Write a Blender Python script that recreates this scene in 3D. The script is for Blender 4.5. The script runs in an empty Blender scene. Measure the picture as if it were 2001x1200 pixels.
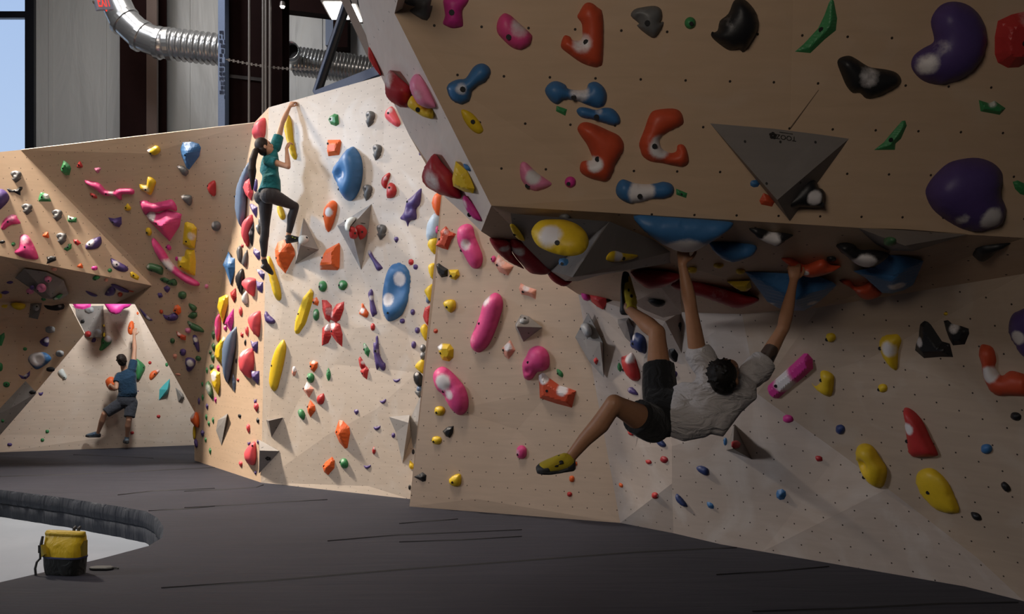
import bpy, bmesh, math, random
from mathutils import Vector, Matrix
from mathutils.geometry import delaunay_2d_cdt
from mathutils.bvhtree import BVHTree
from mathutils import noise as mnoise

random.seed(7)
SC = bpy.context.scene
COL = SC.collection
F, CX, HZ, EYE = 1900.0, 1000.5, 700.0, 1.7     # focal length in pixels of the 2001 px frame, centre column, horizon row, eye height above the mats
CAM = Vector((0, 0, EYE))
FLOOR = -0.35                                   # the concrete lies below the top of the mats (z = 0)

# ------------------------------------------------------------------ helpers
def ray(u, v): return Vector(((u - CX) / F, 1.0, (HZ - v) / F))
def at(u, v, Y): return CAM + ray(u, v) * Y
def base(u, v, z=0.0):
    r = ray(u, v); return CAM + r * ((z - EYE) / r.z)

class Plane:
    def __init__(s, a, b, c):
        s.p = Vector(a); s.n = (Vector(b) - a).cross(Vector(c) - a).normalized()
        if s.n.dot(CAM - s.p) < 0: s.n = -s.n
    def hit(s, u, v, off=0.0):
        r = ray(u, v); return CAM + r * ((s.p + s.n * off - CAM).dot(s.n) / r.dot(s.n))

def link(o, parent=None):
    COL.objects.link(o)
    if parent is not None: o.parent = parent
    return o
def tag(o, label=None, cat=None, group=None, kind=None):
    if label: o['label'] = label
    if cat: o['category'] = cat
    if group: o['group'] = group
    if kind: o['kind'] = kind
    return o
def empty(name, loc=(0, 0, 0)):
    o = bpy.data.objects.new(name, None); o.location = loc; o.empty_display_size = .2
    return link(o)
def mesh_obj(name, verts, faces, mat, parent=None, smooth=False, loc=None):
    loc = Vector(loc) if loc is not None else Vector((0, 0, 0))
    me = bpy.data.meshes.new(name)
    off = loc
    me.from_pydata([tuple(Vector(v) - off) for v in verts], [], faces)
    me.update()
    if mat: me.materials.append(mat)
    if smooth:
        me.polygons.foreach_set('use_smooth', [True] * len(me.polygons))
    o = bpy.data.objects.new(name, me)
    link(o, parent)
    o.location = loc - (parent.matrix_basis.translation if parent is not None else Vector((0, 0, 0)))
    return o
def bm_obj(name, bm, mat, parent=None, smooth=False):
    bmesh.ops.recalc_face_normals(bm, faces=bm.faces)
    me = bpy.data.meshes.new(name); bm.to_mesh(me); bm.free()
    if mat: me.materials.append(mat)
    if smooth: me.polygons.foreach_set('use_smooth', [True] * len(me.polygons))
    o = bpy.data.objects.new(name, me); link(o, parent)
    if parent is not None: o.location = -parent.matrix_basis.translation
    return o
def frame_of(d):
    d = d.normalized()
    a = Vector((0, 0, 1)) if abs(d.z) < .95 else Vector((1, 0, 0))
    x = a.cross(d).normalized(); return x, d.cross(x).normalized(), d
def add_tube(bm, p0, p1, r0, r1=None, n=12, caps=True):
    r1 = r0 if r1 is None else r1
    p0, p1 = Vector(p0), Vector(p1); x, y, d = frame_of(p1 - p0)
    A = [bm.verts.new(p0 + (x * math.cos(2 * math.pi * i / n) + y * math.sin(2 * math.pi * i / n)) * r0) for i in range(n)]
    B = [bm.verts.new(p1 + (x * math.cos(2 * math.pi * i / n) + y * math.sin(2 * math.pi * i / n)) * r1) for i in range(n)]
    for i in range(n): bm.faces.new((A[i], A[(i + 1) % n], B[(i + 1) % n], B[i]))
    if caps: bm.faces.new(A[::-1]); bm.faces.new(B)
def add_path(bm, pts, r, n=10, ribs=None):
    """a tube swept along points; r is a number or a list"""
    pts = [Vector(p) for p in pts]; rings = []
    x = None
    for i, p in enumerate(pts):
        d = (pts[min(i + 1, len(pts) - 1)] - pts[max(i - 1, 0)]).normalized()
        if x is None: x, y, _ = frame_of(d)
        else:
            x = (x - d * x.dot(d)).normalized(); y = d.cross(x)
        rr = r[i] if isinstance(r, (list, tuple)) else r
        rings.append([bm.verts.new(p + (x * math.cos(2 * math.pi * k / n) + y * math.sin(2 * math.pi * k / n)) * rr) for k in range(n)])
    for a, b in zip(rings, rings[1:]):
        for k in range(n): bm.faces.new((a[k], a[(k + 1) % n], b[(k + 1) % n], b[k]))
    bm.faces.new(rings[0][::-1]); bm.faces.new(rings[-1])
def add_box(bm, lo, hi):
    v = [bm.verts.new((x, y, z)) for z in (lo[2], hi[2]) for y in (lo[1], hi[1]) for x in (lo[0], hi[0])]
    for f in ((0, 2, 3, 1), (4, 5, 7, 6), (0, 1, 5, 4), (2, 6, 7, 3), (0, 4, 6, 2), (1, 3, 7, 5)):
        bm.faces.new([v[i] for i in f])
def add_beam(bm, p0, p1, w, h):
    p0, p1 = Vector(p0), Vector(p1); x, y, d = frame_of(p1 - p0)
    c = [(-w / 2, -h / 2), (w / 2, -h / 2), (w / 2, h / 2), (-w / 2, h / 2)]
    A = [bm.verts.new(p0 + x * a + y * b) for a, b in c]; B = [bm.verts.new(p1 + x * a + y * b) for a, b in c]
    for i in range(4): bm.faces.new((A[i], A[(i + 1) % 4], B[(i + 1) % 4], B[i]))
    bm.faces.new(A[::-1]); bm.faces.new(B)

# ------------------------------------------------------------------ materials
class NT:
    def __init__(s, name):
        s.m = bpy.data.materials.new(name); s.m.use_nodes = True
        s.t = s.m.node_tree; s.b = s.t.nodes['Principled BSDF']
    def n(s, typ, **kw):
        q = s.t.nodes.new(typ)
        for k, v in kw.items():
            if k in q.inputs: q.inputs[k].default_value = v
            else: setattr(q, k, v)
        return q
    def l(s, a, b): s.t.links.new(a, b)
    def math(s, op, a, b=None):
        q = s.n('ShaderNodeMath', operation=op)
        for i, z in enumerate((a, b)):
            if z is None: continue
            if isinstance(z, (int, float)): q.inputs[i].default_value = z
            else: s.l(z, q.inputs[i])
        return q.outputs[0]
    def mix(s, fac, a, b, mode='MIX'):
        q = s.n('ShaderNodeMix', data_type='RGBA', blend_type=mode)
        for i, z in ((0, fac), (6, a), (7, b)):
            if isinstance(z, (int, float)): q.inputs[i].default_value = z
            elif isinstance(z, (tuple, list)): q.inputs[i].default_value = (*z[:3], 1)
            else: s.l(z, q.inputs[i])
        return q.outputs[2]
    def bump(s, h, strength=.3, dist=.01):
        q = s.n('ShaderNodeBump'); q.inputs['Strength'].default_value = strength; q.inputs['Distance'].default_value = dist
        s.l(h, q.inputs['Height']); s.l(q.outputs[0], s.b.inputs['Normal'])
    def set(s, col=None, rough=None, metal=None, spec=None):
        if col is not None:
            if isinstance(col, (tuple, list)): s.b.inputs['Base Color'].default_value = (*col[:3], 1)
            else: s.l(col, s.b.inputs['Base Color'])
        if rough is not None: s.b.inputs['Roughness'].default_value = rough
        if metal is not None: s.b.inputs['Metallic'].default_value = metal
        if spec is not None: s.b.inputs['Specular IOR Level'].default_value = spec
        return s
def flat(name, col, rough=.6, metal=0, bump=0, scale=40, var=.12):
    """a plain colour with a little procedural variation"""
    t = NT(name); tc = t.n('ShaderNodeTexCoord')
    nz = t.n('ShaderNodeTexNoise', Scale=scale, Detail=4.0); t.l(tc.outputs['Object'], nz.inputs['Vector'])
    c = t.mix(nz.outputs[0], tuple(x * (1 - var) for x in col), tuple(min(1, x * (1 + var)) for x in col))
    t.set(c, rough, metal)
    if bump: t.bump(nz.outputs[0], bump, .01)
    return t.m
def birch(name, col, spacing=.2, dotr=.0075, dot=(.035, .025, .02), turn=0.0, smear=0.0):
    """birch plywood with a drilled grid of threaded holes"""
    t = NT(name); uv = t.n('ShaderNodeUVMap')
    rot = t.n('ShaderNodeMapping'); rot.inputs['Rotation'].default_value = (0, 0, turn); t.l(uv.outputs[0], rot.inputs[0])
    g = t.n('ShaderNodeMapping'); g.inputs['Scale'].default_value = (1.2, 9, 1); t.l(uv.outputs[0], g.inputs[0])
    n1 = t.n('ShaderNodeTexNoise', Scale=2.2, Detail=6.0, Distortion=.6); t.l(g.outputs[0], n1.inputs['Vector'])
    n2 = t.n('ShaderNodeTexNoise', Scale=.9, Detail=3.0); t.l(uv.outputs[0], n2.inputs['Vector'])
    c = t.mix(n1.outputs[0], tuple(x * .86 for x in col), tuple(x * 1.12 for x in col))
    c = t.mix(t.math('MULTIPLY', n2.outputs[0], .45), c, (col[0] * .92, col[1] * .8, col[2] * .66))
    if smear:                                   # boot and chalk scuffs
        n3 = t.n('ShaderNodeTexNoise', Scale=1.6, Detail=5.0, Distortion=1.5); t.l(uv.outputs[0], n3.inputs['Vector'])
        r = t.n('ShaderNodeValToRGB'); r.color_ramp.elements[0].position = .52; r.color_ramp.elements[1].position = .75
        t.l(n3.outputs[0], r.inputs[0]); c = t.mix(t.math('MULTIPLY', r.outputs[0], smear), c, (.8, .78, .75))
    sx = t.n('ShaderNodeSeparateXYZ'); t.l(rot.outputs[0], sx.inputs[0])
    y = t.math('DIVIDE', sx.outputs[1], spacing); row = t.math('FLOOR', y)
    odd = t.math('MULTIPLY', t.math('MODULO', t.math('ABSOLUTE', row), 2.0), .5)
    x = t.math('ADD', t.math('DIVIDE', sx.outputs[0], spacing), odd)
    fx = t.math('SUBTRACT', t.math('FRACT', x), .5); fy = t.math('SUBTRACT', t.math('FRACT', y), .5)
    d = t.math('SQRT', t.math('ADD', t.math('MULTIPLY', fx, fx), t.math('MULTIPLY', fy, fy)))
    m = t.math('LESS_THAN', d, dotr / spacing)
    t.set(t.mix(m, c, dot), .5, spec=.35)
    t.bump(n1.outputs[0], .05, .01)
    return t.m
HOLDC = {'red': (.50, .035, .035), 'coral': (.80, .10, .12), 'pink': (.70, .07, .24), 'magenta': (.62, .04, .28), 'rose': (.80, .25, .42),
         'orange': (.78, .13, .025), 'rust': (.55, .075, .03), 'yellow': (.72, .48, .02), 'green': (.045, .24, .085), 'dkgreen': (.05, .13, .055),
         'blue': (.045, .155, .35), 'navy': (.03, .05, .16), 'purple': (.085, .052, .19), 'black': (.014, .014, .016), 'grey': (.13, .13, .13),
         'dual': (.30, .31, .32), 'white': (.62, .66, .64), 'teal': (.06, .42, .45), 'salmon': (.82, .36, .26), 'maroon': (.36, .02, .03),
         'paleblue': (.42, .52, .62), 'slate': (.12, .17, .26)}
HM = {}
def hold_mat(c):
    if c in HM: return HM[c]
    t = NT('hold_' + c); col = HOLDC[c]
    tc = t.n('ShaderNodeTexCoord')
    at_ = t.n('ShaderNodeAttribute', attribute_name='chalk')
    nz = t.n('ShaderNodeTexNoise', Scale=26.0, Detail=5.0, Roughness=.7); t.l(tc.outputs['Object'], nz.inputs['Vector'])
    n2 = t.n('ShaderNodeTexNoise', Scale=90.0, Detail=2.0); t.l(tc.outputs['Object'], n2.inputs['Vector'])
    c0 = t.mix(nz.outputs[0], tuple(x * .85 for x in col), tuple(min(1, x * 1.12) for x in col))
    k = t.math('MULTIPLY', t.math('ADD', t.math('MULTIPLY', at_.outputs['Fac'], 1.45), t.math('SUBTRACT', t.math('MULTIPLY', nz.outputs[0], .9), .72)), 1.7)
    k = t.math('MULTIPLY', k, t.math('MINIMUM', t.math('MULTIPLY', at_.outputs['Fac'], 2.2), .92))
    q = t.n('ShaderNodeClamp'); t.l(k, q.inputs[0])
    t.set(t.mix(q.outputs[0], c0, (.74, .70, .70)), .48, spec=.4)
    t.bump(n2.outputs[0], .12, .004)
    HM[c] = t.m; return t.m
M = {}
M['birch'] = birch('birch_plywood', (.60, .445, .315), .165, .0062)
M['birch_mid'] = birch('birch_plywood_middle', (.68, .53, .405), .165, .0062)
M['joint'] = flat('sheet_joint', (.20, .13, .085), .8)
M['birch_pale2'] = birch('birch_plywood_recess', (.64, .53, .44), .165, .006, smear=.15)
M['birch_pale'] = birch('birch_plywood_pale', (.63, .545, .46), .118, .0048, turn=.45, smear=.35)
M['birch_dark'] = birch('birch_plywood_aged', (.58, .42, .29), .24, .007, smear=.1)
M['birch_white'] = birch('birch_plywood_pale_side', (.80, .735, .70), .3, .006, turn=.2, smear=.3)
M['birch_tan_shade'] = birch('birch_plywood_tan_shade', (.46, .365, .285), .17, .0065, turn=.3, smear=.15)
M['birch_grey'] = birch('birch_plywood_chalky', (.51, .435, .385), .17, .0065, turn=.3, smear=.3)
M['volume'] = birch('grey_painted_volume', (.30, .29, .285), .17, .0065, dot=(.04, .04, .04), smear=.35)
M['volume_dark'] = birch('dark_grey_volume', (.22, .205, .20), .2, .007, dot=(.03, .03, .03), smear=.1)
M['teal_vol'] = hold_mat('teal')
M['edge'] = flat('plywood_edge', (.62, .52, .42), .6, scale=90)
M['bolt'] = flat('bolt_steel', (.03, .03, .032), .45, .6)
# ------------------------------------------------------------------ climbing structures
PANELS = []      # (verts, tris, plane) used to find where a hold is bolted on
def uv_metric(me, n):
    t = Vector((0, 0, 1)).cross(n)
    t = t.normalized() if t.length > .05 else Vector((1, 0, 0)); b = n.cross(t)
    uv = me.uv_layers.new(name='UVMap')
    for lp in me.loops:
        c = me.vertices[lp.vertex_index].co; uv.data[lp.index].uv = (c.dot(t), c.dot(b))
def panel(name, pts, mat, parent, inner=(), edges=(), thick=.045, plane=None, solid=True):
    """a sheet of plywood facets; pts: outline, inner: extra points, both (u, v, 3-D point)"""
    allp = list(pts) + list(inner); n = len(pts)
    ed = [(i, (i + 1) % n) for i in range(n)] + list(edges)
    vs, _, fs, ov, _, _ = delaunay_2d_cdt([Vector((p[0], -p[1])) for p in allp], ed, [], 1, 1e-4)
    P = [None] * len(vs)
    for i, o in enumerate(ov):
        if o: P[i] = Vector(allp[o[0]][2])
        else:
            P[i] = plane.hit(vs[i].x, -vs[i].y)
    tris = []
    for f in fs:
        f = list(f)
        nn = (P[f[1]] - P[f[0]]).cross(P[f[2]] - P[f[0]])
        if nn.dot(CAM - P[f[0]]) < 0: f.reverse()
        tris.append(f)
    o = mesh_obj(name, P, tris, mat, parent)
    avg = Vector((0, 0, 0))
    for f in tris: avg += (P[f[1]] - P[f[0]]).cross(P[f[2]] - P[f[0]])
    uv_metric(o.data, avg.normalized())
    if solid:
        o.data.materials.append(M['edge'])
        md = o.modifiers.new('thickness', 'SOLIDIFY'); md.thickness = thick; md.offset = -1; md.use_even_offset = False; md.material_offset_rim = 1
    PANELS.append((P, tris))
    return o
def pp(pl, *uvo):
    """points on a plane: (u, v[, offset])"""
    return [(q[0], q[1], pl.hit(q[0], q[1], q[2] if len(q) > 2 else 0)) for q in uvo]
def pt(u, v, p): return (u, v, Vector(p))

WALL = {}
# --- white prow: front face (WF) and narrow side face (PL)
w_a, w_b, w_t = base(510, 943), base(800, 975), at(525, 210, 12.8)
WALL['WF'] = WF = Plane(w_a, w_b, w_t)
pl_b = base(380, 900)
WALL['PL'] = PL = Plane(w_a, w_t, pl_b)
s1 = empty('climbing_structure', base(650, 955))
tag(s1, 'bright white plywood climbing wall with a slanting top that the woman in teal climbs', 'climbing wall', 'climbing walls')
panel('front_panel', [pt(525, 210, w_t)] + pp(WF, (740, 150), (905, 104), (905, 990)) + [pt(800, 975, w_b), pt(510, 943, w_a)], M['birch_pale'], s1,
      inner=pp(WF, (751, 190, .0), (698, 284, .022), (620, 430, -.012), (557, 562, .012), (697, 641, .02), (655, 712, -.012), (762, 632, .02), (815, 728, -.015),
               (640, 850, .012), (600, 300, .01), (585, 780, -.01), (720, 950, -.015), (735, 800, .015), (745, 450, -.01)))
panel('side_panel', [pt(525, 210, w_t), pt(510, 943, w_a), pt(380, 900, pl_b)] + pp(PL, (380, 805), (497, 240)), M['birch'], s1,
      inner=pp(PL, (470, 600, .015), (440, 800, -.01)))
# --- left overhang: right face (P1), left face (P2), underside (P3), shaded lower wall (P4), bright recess (BK)
a1 = at(40, 293, 14.94); a2 = PL.hit(497, 240); a3 = PL.hit(380, 805)
WALL['P1'] = P1 = Plane(a1, a2, a3)
q1 = P1.hit(297, 558); q2 = P1.hit(262, 592)
WALL['P2'] = P2 = Plane(a1, q1, at(0, 500, 14.85))
z1 = P2.hit(0, 500)
ze = P2.hit(-330, 415)
b0, b1 = base(0, 884), base(380, 870)
z2, z3, z4 = at(-330, 590, 16.2), at(0, 591, 16.5), at(135, 594, 16.7)
z5 = at(225, 594, 16.3)
WALL['P3'] = P3 = Plane(z1, q1, z3)
WALL['P4'] = P4 = Plane(z3, z4, at(0, 853, 16.9))
WALL['BK'] = BK = Plane(b0, b1, at(262, 590, 18.9))
s2 = empty('climbing_structure', base(200, 878))
tag(s2, 'brown plywood climbing wall at far left with a low roof and triangular opening', 'climbing wall', 'climbing walls')
panel('front_panel', [pt(40, 293, a1), pt(497, 240, a2), pt(380, 805, a3), pt(262, 592, q2), pt(297, 558, q1)], M['birch'], s2,
      inner=pp(P1, (290, 300, .012), (255, 500, -.012), (400, 420, -.012)))
panel('side_panel', [pt(40, 293, a1), pt(297, 558, q1), pt(0, 500, z1), pt(-330, 415, ze)] + pp(P2, (-330, 330), (0, 297)), M['birch'], s2,
      inner=pp(P2, (75, 440, .012)))
panel('underside_panel', [pt(0, 500, z1), pt(297, 558, q1), pt(262, 592, q2), pt(225, 594, z5), pt(135, 594, z4), pt(0, 591, z3), pt(-330, 590, z2), pt(-330, 415, ze)], M['birch'], s2, plane=P3)
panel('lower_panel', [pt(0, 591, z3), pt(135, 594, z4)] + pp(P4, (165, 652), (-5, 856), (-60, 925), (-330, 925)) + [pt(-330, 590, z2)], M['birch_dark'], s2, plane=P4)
panel('back_panel', pp(BK, (-200, 891)) + [pt(0, 884, b0), pt(380, 870, b1)] + pp(BK, (430, 868), (430, 560), (-200, 560)), M['birch_pale2'], s2,
      inner=pp(BK, (212, 612, .05), (250, 680, .09), (266, 600, .0), (200, 640, .0), (160, 730, .02), (20, 850, -.02), (285, 690, .01), (345, 760, -.01), (215, 853, .02), (300, 770, .02)),
      edges=[(6 + 0, 6 + 1), (6 + 1, 6 + 2)])
# --- middle brown wall (BS) and shaded right wall (RW)
c0, c1 = base(800, 990), base(1212, 1022)
WALL['BS'] = BS = Plane(c0, c1, at(862, 390, 10.25))
rb = BS.hit(1130, 575)
k0 = base(2001, 1175)
WALL['RW'] = RW = Plane(c1, k0, at(1600, 600, 7.5))
s3 = empty('climbing_structure', base(1000, 1006))
tag(s3, 'plain brown plywood climbing wall standing between the white wall and the shaded corner', 'climbing wall', 'climbing walls')
panel('front_panel', [pt(800, 990, c0), pt(1212, 1022, c1), pt(1130, 575, rb)] + pp(BS, (1110, 330), (872, 290)), M['birch_mid'], s3,
      inner=pp(BS, (930, 975, .015), (1010, 840, -.012), (1080, 760, .012), (850, 560, -.01), (960, 620, .015), (890, 800, .01)))
side = [BS.hit(800, 990), BS.hit(872, 290)]
mesh_obj('side_panel', [side[0], side[1], side[1] + Vector((.12, .55, 0)), side[0] + Vector((.12, .55, 0))], [(0, 1, 2, 3)], M['birch'], s3)
s4 = empty('climbing_structure', base(1550, 1100))
tag(s4, 'shaded faceted plywood climbing wall running under the big overhang to the right edge', 'climbing wall', 'climbing walls')
RWp = [pt(1212, 1022, c1)] + [pt(u, v, base(u, v)) for u, v in ((1316, 1042), (1410, 1064), (1490, 1078), (1885, 1146))] + [pt(2001, 1175, k0), pt(2330, 1262, base(2330, 1262))] + \
      pp(RW, (2330, 480, .25), (2001, 535, .25), (1600, 601, .2), (1450, 614, .05), (1330, 610)) + [pt(1130, 575, rb)]
rin = pp(RW, (1242, 875, .03), (1313, 945, .10), (1313, 872, .09), (1395, 850, .05), (1480, 770, .0), (1640, 885, -.02), (1735, 955, -.02), (1912, 1092, -.0), (1990, 780, .22), (1700, 700, .12),
         (1258, 700, .02), (1300, 628, .17), (1332, 690, .03), (1290, 720, .0))
j = len(RWp)
rw_o = panel('front_panel', RWp, M['birch_grey'], s4, inner=rin,
      edges=[(0, j), (0, j + 1), (j, j + 1), (1, j + 1), (j + 1, j + 2), (2, j + 1), (4, j + 7), (j + 7, j + 6), (j + 6, j + 5), (j + 5, j + 4), (j + 7, j + 8), (3, j + 3), (10, j + 4)])
rw_o.data.materials.append(M['birch_tan_shade'])          # browner sheets above the diagonal, their shade from facing away put into the colour
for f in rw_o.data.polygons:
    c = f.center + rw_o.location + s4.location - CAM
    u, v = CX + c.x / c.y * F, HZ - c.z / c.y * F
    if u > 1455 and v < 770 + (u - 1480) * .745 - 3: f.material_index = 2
# --- big overhanging block: front (UF), slanted side (SS), underside (US)
l0, l1 = at(960, 402, 5.3), at(2001, 465, 5.6)
t0 = at(771, 26, 4.9)
WALL['UF'] = UF = Plane(l0, l1, t0)
sb = at(940, 452, 6.1)
WALL['SS'] = SS = Plane(t0, l0, sb)
lx = UF.hit(2330, 485)
WALL['US'] = US = Plane(l0, l1, RW.hit(1450, 614))
s5 = empty('climbing_structure', base(1500, 1160))
tag(s5, 'huge dark overhanging block of plywood across the top with a pale slanted side', 'climbing wall', 'climbing walls')
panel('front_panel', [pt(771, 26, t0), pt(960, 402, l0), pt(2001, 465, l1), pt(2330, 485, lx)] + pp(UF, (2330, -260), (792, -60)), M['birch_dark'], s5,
      inner=pp(UF, (952, 118, .012), (923, 193, -.008), (1220, 387, .012), (1551, -40, .0), (1674, 77, .014), (1544, 250, -.008), (1430, 430, .004), (1960, 280, .01)))
ssb = pp(SS, (905, 417), (870, 386), (836, 318), (800, 265), (766, 195), (745, 150), (722, 95), (703, 20), (690, -70))
panel('side_panel', [pt(771, 26, t0), pt(960, 402, l0), pt(940, 452, sb)] + ssb + pp(SS, (792, -60)), M['birch_white'], s5,
      inner=pp(SS, (730, 2, .0)), edges=[(13, 0), (13, 12)])
r1, r2 = RW.hit(1450, 614, .05), RW.hit(2001, 535, .25)
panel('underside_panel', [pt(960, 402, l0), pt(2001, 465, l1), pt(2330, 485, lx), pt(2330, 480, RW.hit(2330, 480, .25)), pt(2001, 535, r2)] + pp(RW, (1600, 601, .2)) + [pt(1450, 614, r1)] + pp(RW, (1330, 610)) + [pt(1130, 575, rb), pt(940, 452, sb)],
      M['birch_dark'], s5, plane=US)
tb = ssb[-1][2]
mesh_obj('rear_panel', [sb, rb, rb + Vector((0, 0, 2.6)), tb + Vector((0, .6, 0)), tb] + [q[2] for q in ssb[::-1][1:]], [tuple(range(5 + len(ssb) - 1))], M['birch_dark'], s5)
uft = UF.hit(2330, -260)

def joint(pl, uvs, parent, w=.0045):
    """hairline joint between two plywood sheets"""
    P = [pl.hit(u, v, .0016) for u, v in uvs]; V, Fc = [], []
    for i, p in enumerate(P):
        t = (P[min(i + 1, len(P) - 1)] - P[max(i - 1, 0)]).normalized(); s = t.cross(pl.n) * w / 2
        V += [p - s, p + s]
    for i in range(len(P) - 1): Fc.append((2 * i, 2 * i + 1, 2 * i + 3, 2 * i + 2))
    mesh_obj('panel_joint', V, Fc, M['joint'], parent)
for q in (((1551, -30), (1674, 77), (1544, 250)), ((1731, 0), (1674, 77))): joint(UF, q, s5)
# ------------------------------------------------------------------ climbing holds and volumes
REG = {'A': (0, 0, 3.846), 'B': (0, 280, 4.762), 'C': (0, 480, 4.762), 'D': (0, 680, 4.762), 'E': (0, 900, 4.762), 'F': (420, 0, 4.762),
       'G': (440, 160, 4.762), 'H': (440, 360, 4.762), 'I': (370, 540, 4.762), 'J': (360, 740, 4.0), 'K': (660, 500, 5.0), 'L': (700, 0, 4.762),
       'M': (800, 240, 4.762), 'N': (800, 440, 4.762), 'O': (800, 640, 4.762), 'P': (780, 840, 4.348), 'Q': (1040, 0, 4.1667), 'R': (1520, 0, 4.16),
       'S': (1180, 200, 4.1667), 'T': (1620, 220, 4.286), 'U': (940, 390, 4.762), 'V': (1340, 400, 4.762), 'W': (1640, 440, 5.0), 'X': (1100, 500, 4.762),
       'Y': (1020, 680, 4.286), 'Z': (1340, 620, 4.286), 'a': (1600, 600, 4.616), 'b': (1180, 820, 4.762), 'c': (1540, 800, 4.0), 'd': (1400, 960, 3.33),
       'p': (0, 0, 1.0)}
TEMPL = {
 'round': [(.5 * math.cos(t * math.pi / 6), .5 * math.sin(t * math.pi / 6)) for t in range(12)],
 'oval': [(.5 * math.cos(t * math.pi / 6) * (1.05 if t % 3 else .96), .5 * math.sin(t * math.pi / 6)) for t in range(12)],
 'tear': [(.0, -.5), (.22, -.22), (.42, .05), (.46, .28), (.28, .47), (0, .5), (-.3, .46), (-.47, .25), (-.4, .0), (-.2, -.25)],
 'drop': [(-.3, -.46), (.05, -.5), (.36, -.42), (.5, -.1), (.4, .12), (.2, .34), (.02, .5), (-.14, .36), (-.36, .1), (-.48, -.15)],
 'leaf': [(-.5, .05), (-.25, -.3), (.05, -.46), (.32, -.36), (.5, -.05), (.3, .28), (.05, .46), (-.25, .36)],
 'half': [(-.5, -.38), (-.2, -.25), (.15, -.32), (.48, -.5), (.5, -.15), (.3, .28), (.0, .48), (-.3, .3)],
 'tri': [(-.05, -.5), (.14, -.42), (.5, .22), (.45, .42), (.0, .5), (-.42, .46), (-.5, .28), (-.2, -.3)],
 'box': [(-.42, -.42), (0, -.5), (.42, -.44), (.5, -.05), (.44, .42), (.02, .5), (-.42, .44), (-.5, .05)],
 'nub': [(-.38, -.4), (.08, -.5), (.44, -.3), (.5, .08), (.3, .44), (-.12, .5), (-.46, .28), (-.5, -.1)],
 'kite': [(0, -.5), (.42, -.12), (.3, .2), (.02, .5), (-.3, .22), (-.46, -.16)],
 'jug': [(-.42, -.22), (-.4, -.38), (-.2, -.48), (.1, -.5), (.38, -.44), (.5, -.26), (.47, -.06), (.4, .06), (.5, .1), (.28, .32), (.03, .5), (-.1, .38), (-.36, .12), (-.24, .1), (-.28, -.02)],
}
def bvh_all():
    V, T = [], []
    for P, tr in PANELS:
        k = len(V); V += [Vector(p) for p in P]; T += [tuple(i + k for i in f) for f in tr]
    return BVHTree.FromPolygons(V, T, epsilon=1e-6)
BV = BVW = None
def cast(u, v):
    d = ray(u, v).normalized(); h = BV.ray_cast(CAM, d)
    if h[0] is None: raise ValueError('no wall at %.0f,%.0f' % (u, v))
    n = h[1] if h[1].dot(d) < 0 else -h[1]
    return h[0], n
def wall_cast(w, u, v):
    """where a named wall is met at a pixel: the real facet when it is near, else the wall's plane"""
    pl = WALL[w]; p = pl.hit(u, v); d = ray(u, v).normalized(); o = p - d * .6
    h = BVW.ray_cast(o, d, 1.2)
    if h[0] is not None and abs(h[1].dot(pl.n)) > .8: return h[0], (h[1] if h[1].dot(pl.n) > 0 else -h[1])
    return p, pl.n
def area2(p): return .5 * sum(a[0] * b[1] - b[0] * a[1] for a, b in zip(p, p[1:] + p[:1]))
def smooth_ring(p, k):
    out = []; n = len(p)
    for i in range(n):
        a, b, c, d = (Vector(p[(i + o) % n]) for o in (-1, 0, 1, 2))
        for j in range(k):
            t = j / k
            out.append(.5 * (2 * b + (c - a) * t + (2 * a - 5 * b + 4 * c - d) * t * t + (3 * b - a - 3 * c + d) * t ** 3))
    return out
def inside(p, x, y):
    r = False; n = len(p)
    for i in range(n):
        a, b = p[i], p[i - 1]
        if (a[1] > y) != (b[1] > y) and x < (b[0] - a[0]) * (y - a[1]) / (b[1] - a[1]) + a[0]: r = not r
    return r
def edge_dist(p, x, y):
    m = 1e9; n = len(p)
    for i in range(n):
        ax, ay = p[i - 1]; bx, by = p[i]; dx, dy = bx - ax, by - ay
        t = max(0, min(1, ((x - ax) * dx + (y - ay) * dy) / (dx * dx + dy * dy + 1e-12)))
        m = min(m, (x - ax - dx * t) ** 2 + (y - ay - dy * t) ** 2)
    return math.sqrt(m)
KINDS = {'D': (True, .95), 'S': (True, .6), 'R': (False, .9), 'F': (False, .75)}   # dome, shallow dome, crisp roof shape, faceted plateau
def setup_plane(px, opt):
    ca = opt.get('k')
    if ca: cu, cv = ca
    else: cu = sum(q[0] for q in px) / len(px); cv = sum(q[1] for q in px) / len(px)
    if 'w' in opt:
        P0, n = wall_cast(opt['w'], cu, cv)
    else: P0, n = cast(cu, cv)
    wp = P0; w = (CAM - P0).normalized(); c = n.dot(w); m = n
    need = opt.get('f', .5)
    if c < need:
        lo, hi = 0.0, 1.0
        for _ in range(30):
            k = (lo + hi) / 2; q = (n * (1 - k) + w * k).normalized()
            if q.dot(w) < need: lo = k
            else: hi = k
        m = q
    if m is not n or 'lift' in opt:
        for _ in range(4):
            dmin = 1e9
            for u, v in px:
                r = ray(u, v); p = CAM + r * ((P0 - CAM).dot(m) / r.dot(m)); dmin = min(dmin, (p - wp).dot(n))
            if dmin < -1e-4:
                P0 = P0 + w * (-dmin / max(.12, n.dot(w)))
            else: break
        if 'lift' in opt: P0 = P0 + w * opt['lift']
    return P0, n, m, w, (cu, cv)
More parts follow.
